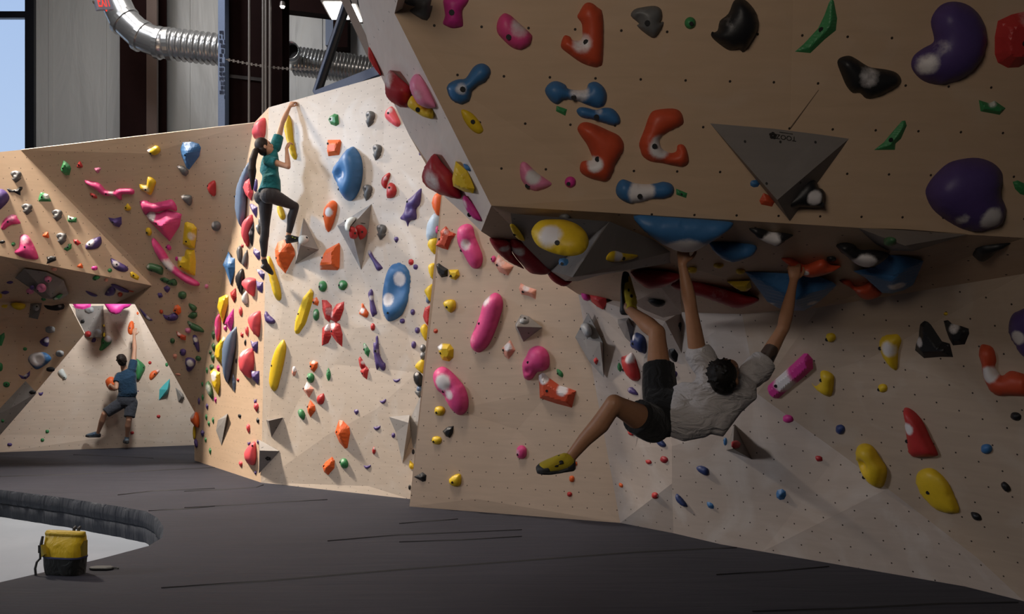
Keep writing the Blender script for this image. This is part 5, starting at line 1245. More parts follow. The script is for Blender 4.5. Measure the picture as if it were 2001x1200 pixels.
text_mesh('lettering', 'EXIT', .125, red, er @ Matrix.Translation((0, -.004, -.045)) @ Matrix.Rotation(math.pi / 2, 4, 'X') @ Matrix.Scale(2.0, 4, (0, 1, 0)) @ Matrix.Scale(.8, 4, (1, 0, 0)), ex)
bm = bmesh.new(); add_tube(bm, er @ Vector((.02, .04, -.16)), er @ Vector((.02, .04, -.18)), .012); bm_obj('indicator', bm, red, ex)
bm = bmesh.new(); bmesh.ops.create_uvsphere(bm, u_segments=16, v_segments=10, radius=.045); bm.transform(Matrix.Translation(at(186, 3, 15.5))); bm_obj('lamp_head', bm, M['conduit'], ex, True)
bm = bmesh.new(); add_tube(bm, ec + Vector((0, .05, .1)), ec + Vector((0, .05, 2.5)), .012); bm_obj('hanger', bm, M['conduit'], ex)

# ------------------------------------------------------------------ camera, light
cam = bpy.data.cameras.new('camera'); co = bpy.data.objects.new('camera', cam); COL.objects.link(co)
co.location = CAM; co.rotation_euler = (math.pi / 2, 0, 0)
cam.sensor_width = 36; cam.lens = F / 2001 * 36; cam.shift_y = (HZ - 600) / 2001; cam.clip_start = .1; cam.clip_end = 200
SC.camera = co
w = bpy.data.worlds.new('world'); SC.world = w; w.use_nodes = True
nt = w.node_tree; bg = nt.nodes['Background']
tc = nt.nodes.new('ShaderNodeTexCoord'); sep = nt.nodes.new('ShaderNodeSeparateXYZ'); rp = nt.nodes.new('ShaderNodeValToRGB')
nt.links.new(tc.outputs['Generated'], sep.inputs[0]); nt.links.new(sep.outputs[2], rp.inputs[0]); nt.links.new(rp.outputs[0], bg.inputs[0])
rp.color_ramp.elements[0].position = .0; rp.color_ramp.elements[0].color = (.62, .76, .95, 1)
rp.color_ramp.elements[1].position = .6; rp.color_ramp.elements[1].color = (.36, .52, .85, 1)
bg.inputs[1].default_value = WORLD = .92
def area(name, loc, target, sx, sy, power, col, spread=180):
    l = bpy.data.lights.new(name, 'AREA'); l.shape = 'RECTANGLE'; l.size = sx; l.size_y = sy; l.energy = power; l.color = col; l.spread = math.radians(spread)
    o = bpy.data.objects.new(name, l); COL.objects.link(o); o.location = loc
    o.rotation_euler = (Vector(target) - Vector(loc)).to_track_quat('-Z', 'Y').to_euler(); return o
area('unseen_left_light', (-9, 10.8, 5.3), (-2.2, 12.1, 4.2), .7, .7, 25, (.62, .78, 1.0), 50)
area('unseen_hall_light', (-9.8, 13.95, 9.2), (-3.1, 12.9, -.8), .8, .8, 330, (1.0, .88, .75), 64)  # unseen warm lamp added to brighten the lower white wall
area('unseen_hall_light', (-1.8, 7.0, 8.0), (-1.5, 10.5, 0), 1.5, 1.5, 90, (1.0, .89, .80), 130)
area('unseen_hall_light', (-6.0, 9.0, 9.0), (-7.0, 14.0, 2), 3.0, 3.0, 122, (1.0, .88, .78), 140)
area('unseen_left_light', (-11.5, 6.0, 4.6), (-1.0, 7.8, 2.2), 1.6, 1.6, 84, (.90, .92, 1.0), 90)  # unseen lamp added at left to brighten the overhang's side and the floor
area('unseen_hall_light', (-1.5, -.6, 3.4), (0.4, 5.0, 2.8), 1.5, 1.5, 48, (1.0, .88, .76), 150)  # unseen lamp added beside the camera to brighten the overhang's front
area('unseen_hall_light', (-6.0, 16.4, 4.3), (-7.4, 18.4, 2.3), .5, .5, 88, (1.0, 1.0, .98), 160)  # unseen lamp tucked behind the left overhang, added to brighten the recess
area('unseen_hall_light', (-7.5, 19.0, 11.5), (-7.5, 24.0, 7), 2.5, 1.5, 88, (1.0, .95, .88), 170)  # unseen lamp added to lift the insulated back wall
area('unseen_hall_light', (-8.0, 14.0, 11.8), (-5.6, 19.0, 7.5), 1.5, 1.5, 130, (.92, .95, 1.0), 120)  # unseen lamp added so the foam board, columns and ducts show brighter
SC.view_settings.view_transform = 'Standard'; SC.view_settings.look = 'None'; SC.view_settings.gamma = 1; SC.view_settings.exposure = 0
# ------------------------------------------------------------------ people
def sphere(bm, c, r, seg=14):
    bmesh.ops.create_uvsphere(bm, u_segments=seg, v_segments=seg // 2 + 2, radius=r, matrix=Matrix.Translation(c))
def ell(bm, c, ax, seg=18):
    """ellipsoid with three axis vectors (already scaled)"""
    m = Matrix((ax[0], ax[1], ax[2])).transposed().to_4x4(); m.translation = c
    bmesh.ops.create_uvsphere(bm, u_segments=seg, v_segments=seg // 2 + 2, radius=1, matrix=m)
def limb(bm, pts, rad, cap0=True, cap1=True, n=16):
    add_path(bm, pts, list(rad), n)
    if cap0: sphere(bm, pts[0], rad[0])
    if cap1: sphere(bm, pts[-1], rad[-1])
def loft(bm, rings, n=24, e=.8):
    """rings: (centre, half-width vector, half-depth vector); superellipse sections, closed flat ends"""
    R = []
    for c, a, b in rings:
        L = []
        for k in range(n):
            t = 2 * math.pi * k / n; x, y = math.cos(t), math.sin(t)
            x = math.copysign(abs(x) ** e, x); y = math.copysign(abs(y) ** e, y)
            L.append(bm.verts.new(c + a * x + b * y))
        R.append(L)
    for p, q in zip(R, R[1:]):
        for k in range(n): bm.faces.new((p[k], p[(k + 1) % n], q[(k + 1) % n], q[k]))
    bm.faces.new(R[0][::-1]); bm.faces.new(R[-1])
def bake(name, bm, mat, parent, voxel=.007, it=3, fac=.5):
    bmesh.ops.recalc_face_normals(bm, faces=bm.faces)
    me = bpy.data.meshes.new('tmp'); bm.to_mesh(me); bm.free()
    t = bpy.data.objects.new('tmp', me); COL.objects.link(t)
    r = t.modifiers.new('r', 'REMESH'); r.mode = 'VOXEL'; r.voxel_size = voxel; r.use_smooth_shade = True
    s = t.modifiers.new('s', 'SMOOTH'); s.factor = fac; s.iterations = it
    m2 = bpy.data.meshes.new_from_object(t.evaluated_get(bpy.context.evaluated_depsgraph_get()))
    bpy.data.objects.remove(t); bpy.data.meshes.remove(me); m2.name = name
    m2.materials.clear(); m2.materials.append(mat)
    m2.polygons.foreach_set('use_smooth', [True] * len(m2.polygons))
    o = bpy.data.objects.new(name, m2); link(o, parent)
    org = parent
    off = Vector((0, 0, 0))
    while org is not None: off += org.matrix_basis.translation; org = org.parent
    o.location = -off
    return o
def seg(a, b, ts): return [a.lerp(b, t) for t in ts]
def hand(bm, w, d, n, side, curl=(35, 45, 35), s=1.0, spread=.1, thumb=1.0):
    """w wrist, d wrist-to-knuckle direction, n palm normal, side +1/-1: where the thumb is along d x n"""
    d = d.normalized(); n = (n - d * n.dot(d)).normalized(); l = d.cross(n) * side
    k = w + d * .085 * s
    loft(bm, [(w - d * .012 * s, l * .026 * s, n * .020 * s), (w + d * .02 * s, l * .031 * s, n * .019 * s), (w + d * .055 * s, l * .041 * s, n * .016 * s), (w + d * .088 * s, l * .042 * s, n * .012 * s)], 16)
    for i, (o, L, r) in enumerate(((.031, .072, .0092), (.011, .082, .0096), (-.010, .076, .0092), (-.030, .059, .0082))):
        b = k + l * o * s - d * .004 * s; a = 0; p = b; pts = [b - d * .02 * s, b]
        for j, f in enumerate((.44, .31, .25)):
            a += math.radians(curl[j] * (1 + .12 * (i - 1.5)))
            q = (d * math.cos(a) + n * math.sin(a) + l * spread * (1.2 - i * .8)).normalized(); p = p + q * L * f * s; pts.append(p)
        limb(bm, pts, [r * s * x for x in (1.05, 1.05, 1, .92, .8)], n=10)
    t0 = w + d * .022 * s + l * .024 * s + n * .006 * s
    t1 = t0 + (d * .55 + l * .75 * thumb + n * .35).normalized() * .038 * s; t2 = t1 + (d * .85 + l * .28 * thumb + n * .40).normalized() * .032 * s; t3 = t2 + (d * .95 + n * .5 - l * .05).normalized() * .026 * s
    limb(bm, [t0, t1, t2, t3], [.014 * s, .0118 * s, .0105 * s, .0085 * s], n=10)
def arm(bm, S, E, W, s=1.0, k=1.0):
    limb(bm, seg(S, E, (0, .25, .55, .85, 1)), [x * s * k for x in (.054, .052, .046, .039, .039)])
    limb(bm, seg(E, W, (0, .18, .45, .8, 1)), [x * s * k for x in (.038, .042, .039, .028, .026)])
def leg(bm, Hp, K, A, s=1.0, back=None, k=1.0):
    limb(bm, seg(Hp, K, (0, .3, .65, .9, 1)), [x * s * k for x in (.090, .083, .066, .055, .054)])
    c = seg(K, A, (0, .15, .35, .65, .9, 1))
    if back is not None: c[2] = c[2] + back * .014; c[1] = c[1] + back * .006
    limb(bm, c, [x * s * k for x in (.053, .053, .056, .043, .034, .034)])
def foot(bm, A, heel, toe, s=1.0, up=None):
    """the ankle down into the shoe"""
    m = heel.lerp(toe, .28)
    limb(bm, [A, A.lerp(m, .35), A.lerp(m, .55)], [.034 * s, .033 * s, .026 * s])
def shoe(name, parent, A, heel, toe, up, mat, mat2, s=1.0, mat3=None, voxel=.006):
    """climbing shoe: upper, dark rubber sole, pull tab"""
    d = (toe - heel).normalized(); up = (up - d * up.dot(d)).normalized(); l = d.cross(up); L = (toe - heel).length
    bm = bmesh.new()
    R = [(-.02, .018, .022, .022), (.04, .030, .036, .034), (.25, .034, .050, .048), (.45, .040, .046, .040), (.7, .048, .034, .030), (.88, .044, .027, .022), (1.0, .024, .018, .014)]
    loft(bm, [(heel + d * L * t + up * h * s, l * w * s, up * hh * s) for t, w, hh, h in R], 20)
    limb(bm, [heel + d * L * .2 + up * .05 * s, A + (A - heel - d * L * .15).normalized() * .012], [.042 * s, .041 * s], True, False)
    sh = bake(name, bm, mat, parent, voxel, 3)
    bm = bmesh.new()
    R2 = [(-.035, .016, .024, .016), (.03, .033, .034, .016), (.2, .037, .020, .004), (.45, .040, .012, -.004), (.68, .052, .018, .003), (.88, .049, .024, .012), (1.02, .027, .019, .012)]
    loft(bm, [(heel + d * L * t + up * h * s, l * w * s, up * hh * s) for t, w, hh, h in R2], 20)
    bake('sole', bm, mat2, sh, voxel, 2)
    bm = bmesh.new()
    loft(bm, [(heel + d * L * t + up * h * s, l * w * s, up * hh * s) for t, w, hh, h in ((.64, .036, .030, .020), (.72, .051, .034, .022), (.9, .046, .027, .018), (1.01, .026, .019, .014))], 18)
    bake('toe_rand', bm, mat2, sh, voxel, 2)
    bm = bmesh.new()
    loft(bm, [(heel + d * L * t + up * h * s, l * w * s, up * hh * s) for t, w, hh, h in ((-.035, .020, .026, .026), (.05, .034, .034, .026), (.20, .037, .024, .012))], 18)
    bake('heel_rand', bm, mat2, sh, voxel, 2)
    if mat3:
        bm = bmesh.new()
        for t in (.38, .52): 
            c = heel + d * L * t + up * (.085 if t < .5 else .068) * s
            loft(bm, [(c - l * .048 * s - up * .03 * s, d * .014 * s, up * .006), (c, d * .014 * s, up * .008), (c + l * .048 * s - up * .03 * s, d * .014 * s, up * .006)], 10)
        bake('strap', bm, mat3, sh, voxel, 1)
    return sh
def head(bm, c, f, up, s=1.0):
    f = f.normalized(); up = (up - f * up.dot(f)).normalized(); r = f.cross(up)
    ell(bm, c + up * .018 * s - f * .008 * s, (r * .076 * s, f * .093 * s, up * .098 * s), 24)
    ell(bm, c - up * .052 * s + f * .026 * s, (r * .058 * s, f * .062 * s, up * .064 * s), 20)
    ell(bm, c - up * .098 * s + f * .060 * s, (r * .024 * s, f * .022 * s, up * .018 * s), 12)             # chin
    limb(bm, [c + f * .083 * s + up * .012 * s, c + f * .101 * s - up * .018 * s, c + f * .106 * s - up * .030 * s], [.009 * s, .012 * s, .013 * s], n=10)   # nose
    for q in (-1, 1):
        ell(bm, c + r * q * .014 * s + f * .093 * s - up * .034 * s, (r * .009 * s, f * .010 * s, up * .008 * s), 10)
        ell(bm, c + r * q * .078 * s - f * .006 * s - up * .018 * s, (r * .010 * s, f * .020 * s, up * .032 * s), 12)        # ear
        ell(bm, c + r * q * .036 * s + f * .062 * s - up * .022 * s, (r * .024 * s, f * .022 * s, up * .022 * s), 12)      # cheek
        ell(bm, c + r * q * .032 * s + f * .078 * s + up * .024 * s, (r * .024 * s, f * .012 * s, up * .008 * s), 10)      # brow
    ell(bm, c + f * .086 * s - up * .060 * s, (r * .024 * s, f * .011 * s, up * .006 * s), 12)             # lips
    ell(bm, c + f * .084 * s - up * .071 * s, (r * .021 * s, f * .011 * s, up * .007 * s), 12)
def eyes(parent, c, f, up, s=1.0):
    f = f.normalized(); up = (up - f * up.dot(f)).normalized(); r = f.cross(up)
    for q in (-1, 1):
        bm = bmesh.new(); sphere(bm, c + r * q * .032 * s + f * .072 * s + up * .006 * s, .0125 * s, 12)
        bm_obj('eye', bm, M['eye'], parent, True)
def skin(name, col, tattoo=None):
    t = NT(name); tc = t.n('ShaderNodeTexCoord')
    nz = t.n('ShaderNodeTexNoise', Scale=30.0, Detail=4.0); t.l(tc.outputs['Object'], nz.inputs['Vector'])
    c = t.mix(nz.outputs[0], tuple(x * .88 for x in col), tuple(min(1, x * 1.1) for x in col))
    if tattoo:
        for p, r in tattoo:
            v = t.n('ShaderNodeVectorMath', operation='DISTANCE'); t.l(tc.outputs['Object'], v.inputs[0]); v.inputs[1].default_value = p
            m = t.math('LESS_THAN', t.math('ADD', v.outputs['Value'], t.math('MULTIPLY', nz.outputs[0], .02)), r)
            c = t.mix(t.math('MULTIPLY', m, .88), c, (.02, .018, .018))
    t.set(c, .5, spec=.4); t.b.inputs['Subsurface Weight'].default_value = .05; t.bump(nz.outputs[0], .05, .003); return t.m
def cloth(name, col, sc=(7, 7, 7), st=.5, rough=.85, var=.1):
    t = NT(name); tc = t.n('ShaderNodeTexCoord')
    g = t.n('ShaderNodeMapping'); g.inputs['Scale'].default_value = sc; t.l(tc.outputs['Object'], g.inputs[0])
    a = t.n('ShaderNodeTexNoise', Scale=1.0, Detail=3.0, Distortion=1.6); t.l(g.outputs[0], a.inputs['Vector'])
    w = t.n('ShaderNodeTexNoise', Scale=160.0); t.l(tc.outputs['Object'], w.inputs['Vector'])
    c = t.mix(w.outputs[0], tuple(x * (1 - var) for x in col), tuple(min(1, x * (1 + var)) for x in col))
    t.set(c, rough, spec=.2); t.b.inputs['Sheen Weight'].default_value = .15
    t.bump(a.outputs[0], st, .03); return t.m
def hair_mat(name, col):
    t = NT(name); tc = t.n('ShaderNodeTexCoord'); g = t.n('ShaderNodeMapping'); g.inputs['Scale'].default_value = (160, 160, 14); t.l(tc.outputs['Object'], g.inputs[0])
    a = t.n('ShaderNodeTexNoise', Scale=1.0, Detail=3.0); t.l(g.outputs[0], a.inputs['Vector'])
    t.set(t.mix(a.outputs[0], tuple(x * .5 for x in col), tuple(x * 1.6 for x in col)), .6, spec=.25); t.bump(a.outputs[0], .6, .004); return t.m
M['eye'] = flat('eye', (.05, .035, .03), .15)
M['rubber'] = flat('black_rubber', (.035, .035, .038), .6)
M['shoe_yellow'] = cloth('shoe_yellow', (.55, .42, .03), st=.1, rough=.6)
M['shoe_black'] = cloth('shoe_black', (.03, .03, .03), st=.1, rough=.6)
M['shoe_lime'] = cloth('shoe_lime', (.45, .55, .06), st=.1, rough=.6)
M['shoe_grey'] = cloth('shoe_grey', (.10, .14, .18), st=.1, rough=.6)
M['shoe_blue'] = cloth('shoe_blue', (.05, .12, .26), st=.1, rough=.6)
V3 = Vector
def root_person(loc, label):
    r = empty('person', loc); tag(r, label, 'person', 'climbers'); return r
def hair_cap(c, f, up, s, mat, parent, extra=None, voxel=.006, tufts=0, seed=1):
    f = f.normalized(); up = (up - f * up.dot(f)).normalized(); r = f.cross(up); bm = bmesh.new()
    ell(bm, c + up * .030 * s - f * .020 * s, (r * .085 * s, f * .090 * s, up * .097 * s), 24)
    ell(bm, c - f * .040 * s - up * .028 * s, (r * .076 * s, f * .058 * s, up * .070 * s), 20)
    rr = random.Random(seed)
    for _ in range(tufts):
        a, z = rr.uniform(0, 2 * math.pi), rr.uniform(-.45, 1)
        q = r * math.cos(a) * math.sqrt(1 - z * z) - f * (math.sin(a) * math.sqrt(1 - z * z) * .95) + up * z
        if q.dot(f) > .35 and z < .5: continue
        p = c + up * .026 * s - f * .022 * s + (r * q.dot(r) * .083 + f * q.dot(f) * .09 + up * q.dot(up) * .094) * s
        g = (q + V3((rr.uniform(-.7, .7), rr.uniform(-.7, .7), rr.uniform(-.9, .3)))).normalized()
        g = (g - q * g.dot(q) * .6).normalized(); limb(bm, [p - g * .018, p + g * .020], [.012, .006], n=8)
    return bake('hair', bm, mat, parent, voxel, 5)

# --- man in the white T-shirt hanging from the roof
def person_hanging():
    SL, SR = at(1364, 694, 5.84), at(1484, 724, 5.95)
    EL, ER = at(1349, 596, 5.76), at(1531, 640, 5.96)
    WL, WR = at(1333, 516, 5.74), at(1551, 548, 6.08)
    ch, wa, pe = at(1418, 762, 5.80), at(1345, 806, 5.84), at(1286, 806, 5.88)
    nk = at(1424, 722, 5.86)
    HL, HR = at(1290, 778, 5.95), at(1276, 830, 5.78)
    KL, AL, hL, tL = at(1284, 650, 6.12), at(1231, 606, 6.42), at(1216, 612, 6.45), at(1219, 534, 6.52)
    KR, AR, hR, tR = at(1200, 789, 5.52), at(1112, 897, 5.62), at(1122, 914, 5.63), at(1050, 922, 5.60)
    hc = at(1416, 735, 5.66); hf, hu = V3((.56, .50, .66)), V3((-.30, -.62, .72))
    R = root_person(at(1340, 860, 5.85), 'man in white T-shirt and black shorts hanging by both hands beneath the big overhang')
    loc = R.location
    tp = SR.lerp(ER, .42)
    sk = skin('skin_tan', (.40, .195, .105), [(tuple(tp + V3((-.01, -.03, 0))), .062), (tuple(tp + V3((.02, -.02, -.05))), .05)])
    bm = bmesh.new()
    s1 = (SR - SL).normalized(); sp = (nk - wa).normalized(); fr = s1.cross(sp).normalized()
    h1 = (HR - HL).normalized(); sp2 = (wa - pe).normalized(); fr2 = h1.cross(sp2).normalized()
    m1 = (s1 + h1).normalized(); fm = (fr + fr2).normalized()
    loft(bm, [(pe - sp2 * .06, h1 * .13, fr2 * .10), (pe, h1 * .16, fr2 * .115), (wa, m1 * .14, fm * .10), (ch, s1 * .165, fr * .115), (nk.lerp(ch, .25), s1 * .15, fr * .08), (nk, s1 * .06, fr * .06)])
    limb(bm, [nk - (hc - nk).normalized() * .03, nk.lerp(hc, .6)], [.058, .055])
    head(bm, hc, hf, hu, .98)
    arm(bm, SL, EL, WL); arm(bm, SR, ER, WR)
    sphere(bm, SL.lerp(ch, .15), .07); sphere(bm, SR.lerp(ch, .15), .07)
    hand(bm, WL, V3((.10, .05, .99)), V3((.55, .75, .1)), -1, (38, 55, 40))
    hand(bm, WR, V3((.08, .10, .99)), V3((.15, .95, .0)), -1, (45, 55, 40))
    leg(bm, HL, KL, AL, 1.0, V3((.3, -.7, -.4))); leg(bm, HR, KR, AR, 1.0, V3((.7, -.1, -.5)))
    foot(bm, AL, hL, tL); foot(bm, AR, hR, tR)
    bd = bake('body', bm, sk, R, .0075, 3); bd['label'] = 'tanned skin with a dark tattoo on the upper right arm'
    eyes(R, hc, hf, hu)
    hair_cap(hc, hf, hu, .98, hair_mat('black_hair', (.010, .008, .007)), R, tufts=45, voxel=.005)
    # T-shirt
    bm = bmesh.new()
    loft(bm, [(wa.lerp(pe, .52), h1 * .150, fr2 * .125), (wa.lerp(pe, .25), (h1 * 2 + m1).normalized() * .168, fr2 * .138), (wa, m1 * .185, fm * .135), (wa.lerp(ch, .5), (m1 + s1).normalized() * .195, fm * .135), (ch, s1 * .195, fr * .135),
              (nk.lerp(ch, .35), s1 * .185, fr * .105), (nk.lerp(ch, .08), s1 * .11, fr * .085), (nk, s1 * .075, fr * .07)])
    limb(bm, seg(SL.lerp(ch, .25), SL.lerp(EL, .10), (0, .5, 1)), [.085, .088, .080], True, False)
    limb(bm, seg(SR.lerp(ch, .25), SR.lerp(ER, .22), (0, .5, 1)), [.085, .088, .082], True, False)
    sphere(bm, SL, .078); sphere(bm, SR, .08)
    dn = at(1380, 850, 5.80); limb(bm, [wa, wa.lerp(ch, .4) + V3((.08, -.02, -.10)), ch + V3((.03, 0, -.05))], [.10, .105, .10])
    bake('t_shirt', bm, cloth('white_cotton', (.50, .465, .46), (6, 6, 14), 1.0), R, .009, 4)
    # shorts
    bm = bmesh.new()
    loft(bm, [(wa.lerp(pe, .35), h1 * .148, fr2 * .120), (pe, h1 * .172, fr2 * .135), (pe - sp2 * .07, h1 * .155, fr2 * .125)])
    limb(bm, seg(HL, HL.lerp(KL, .5), (0, .4, .8, 1)), [.108, .108, .102, .100], True, False)
    limb(bm, seg(HR, HR.lerp(KR, .42), (0, .4, .8, 1)), [.110, .110, .106, .106], True, False)
    bake('shorts', bm, cloth('black_shorts', (.012, .012, .013), (10, 10, 10), .6), R, .009, 3)
    shoe('climbing_shoe', R, AL, hL, tL, V3((.85, -.15, .2)), M['shoe_yellow'], M['rubber'], 1.0, M['shoe_black'])
    shoe('climbing_shoe', R, AR, hR, tR, V3((.1, -.3, .95)), M['shoe_yellow'], M['rubber'], 1.0, M['shoe_black'])
person_hanging()

# --- woman in teal on the white wall
def person_teal():
    SN, SF = at(524, 313, 12.16), at(541, 279, 12.32)          # near (right) and far (left) shoulder
    EN, EF = at(563, 326, 12.12), at(552, 239, 12.36)
    WN, WF_ = at(560, 290, 12.30), at(566, 209, 12.45)
    nk, ch, wa, pe = at(526, 294, 12.25), at(526, 322, 12.25), at(530, 352, 12.28), at(528, 376, 12.32)
    HN, HF = at(532, 383, 12.22), at(519, 386, 12.42)
    KN, AN, hN, tN = at(576, 403, 12.46), at(563, 462, 12.52), at(560, 474, 12.50), at(589, 469, 12.62)
    KF, AF, hF, tF = at(518, 450, 12.48), at(515, 508, 12.62), at(511, 522, 12.60), at(531, 536, 12.76)
    hc = at(517, 287, 12.22); hf, hu = V3((.86, .28, .42)), V3((-.42, -.05, .9))
    R = root_person(at(528, 440, 12.4), 'woman in teal T-shirt and dark leggings with a ponytail climbing the white wall')
    sk = skin('skin_warm', (.52, .27, .16), [(tuple(EN.lerp(WN, .35) + V3((-.035, -.015, 0))), .018), (tuple(WN.lerp(EN, .1) + V3((-.02, -.02, 0))), .012)])
    s = .95; bm = bmesh.new()
    s1 = (SN - SF).normalized(); sp = (nk - wa).normalized(); fr = s1.cross(sp).normalized(); h1 = V3((.25, -.96, .1)).normalized(); f2 = h1.cross(V3((0, 0, 1))).normalized()
    fm = (fr + f2).normalized() if fr.dot(f2) > 0 else fr
    loft(bm, [(pe - V3((0, 0, .07)), h1 * .12, f2 * .10), (pe, h1 * .155, f2 * .115), (wa, h1 * .115, f2 * .088), (ch, s1 * .135, fr * .105), (nk.lerp(ch, .3), s1 * .12, fr * .075), (nk, s1 * .05, fr * .05)])
    limb(bm, [nk.lerp(ch, .1), nk.lerp(hc, .55)], [.050, .047]); head(bm, hc, hf, hu, .98)
    arm(bm, SN, EN, WN, .90, .92); arm(bm, SF, EF, WF_, .90, .92)
    hand(bm, WN, V3((.35, .25, .9)), V3((.6, .7, -.1)), 1, (40, 50, 35), .92)
    hand(bm, WF_, V3((.45, .25, .85)), V3((.45, .85, -.2)), -1, (45, 50, 35), .92)
    leg(bm, HN, KN, AN, .93, V3((-.7, 0, -.2))); leg(bm, HF, KF, AF, .93, V3((-.7, -.2, 0)))
    foot(bm, AN, hN, tN, .9); foot(bm, AF, hF, tF, .9)
    bake('body', bm, sk, R, .0075, 3); eyes(R, hc, hf, hu, .98)
    hm = hair_mat('dark_brown_hair', (.022, .012, .008))
    hb = hc - hf.normalized() * .10 + V3((0, 0, .01))
    hair_cap(hc, hf, hu, 1.03, hm, R)
    bm = bmesh.new(); pts = [hb, at(499, 296, 12.12), at(494, 312, 12.08), at(492, 332, 12.06), at(493, 352, 12.08), at(493, 370, 12.1)]
    limb(bm, pts, [.030, .040, .046, .043, .034, .012]); limb(bm, [pts[2], at(497, 335, 12.12), at(497, 356, 12.14)], [.03, .026, .006])
    pt_ = bake('ponytail', bm, hm, R, .006, 2)
    bm = bmesh.new(); ell(bm, hb.lerp(pts[1], .35), (V3((.03, 0, 0)), V3((0, .03, 0)), V3((0, 0, .018)))); bake('hair_tie', bm, M['rubber'], pt_, .006, 1)
    bm = bmesh.new()
    loft(bm, [(pe + V3((-.01, 0, .012)), h1 * .176, f2 * .142), (pe + V3((.0, 0, .06)), h1 * .162, f2 * .132), (wa, h1 * .142, f2 * .115), (wa.lerp(ch, .5), (h1 + s1).normalized() * .152, fr * .120), (ch, s1 * .158, fr * .124), (nk.lerp(ch, .4), s1 * .15, fr * .098), (nk.lerp(ch, .12), s1 * .09, fr * .07), (nk, s1 * .06, fr * .058)])
    limb(bm, seg(SN.lerp(ch, .2), SN.lerp(EN, .42), (0, .5, 1)), [.072, .072, .068], True, False)
    limb(bm, seg(SF.lerp(ch, .2), SF.lerp(EF, .34), (0, .5, 1)), [.072, .070, .064], True, False)
    bake('t_shirt', bm, cloth('teal_cotton', (.012, .135, .145), (9, 9, 12), .7), R, .008, 3)
    bm = bmesh.new()
    loft(bm, [(wa.lerp(pe, .6), h1 * .130, f2 * .105), (pe, h1 * .165, f2 * .122), (pe - V3((0, 0, .08)), h1 * .15, f2 * .125)])
    sphere(bm, HN + V3((-.05, -.02, .0)), .10); sphere(bm, HF + V3((-.05, 0, 0)), .10)
    for Hp, K, A, b in ((HN, KN, AN, V3((-.7, 0, -.2))), (HF, KF, AF, V3((-.7, -.2, 0)))):
        limb(bm, seg(Hp, K, (0, .3, .65, .9, 1)), [x * .96 for x in (.100, .092, .072, .060, .059)])
        c = seg(K, A, (0, .15, .35, .65, .88)); c[2] = c[2] + b * .014
        limb(bm, c, [x * .96 for x in (.059, .058, .061, .047, .039)], True, False)
    bake('leggings', bm, cloth('charcoal_leggings', (.040, .036, .038), (14, 14, 14), .2, .7), R, .008, 3)
    shoe('climbing_shoe', R, AN, hN, tN, V3((-.1, -.2, 1)), M['shoe_black'], M['rubber'], .92, M['shoe_lime'])
    shoe('climbing_shoe', R, AF, hF, tF, V3((.4, -.3, .85)), M['shoe_black'], M['rubber'], .92)
person_teal()

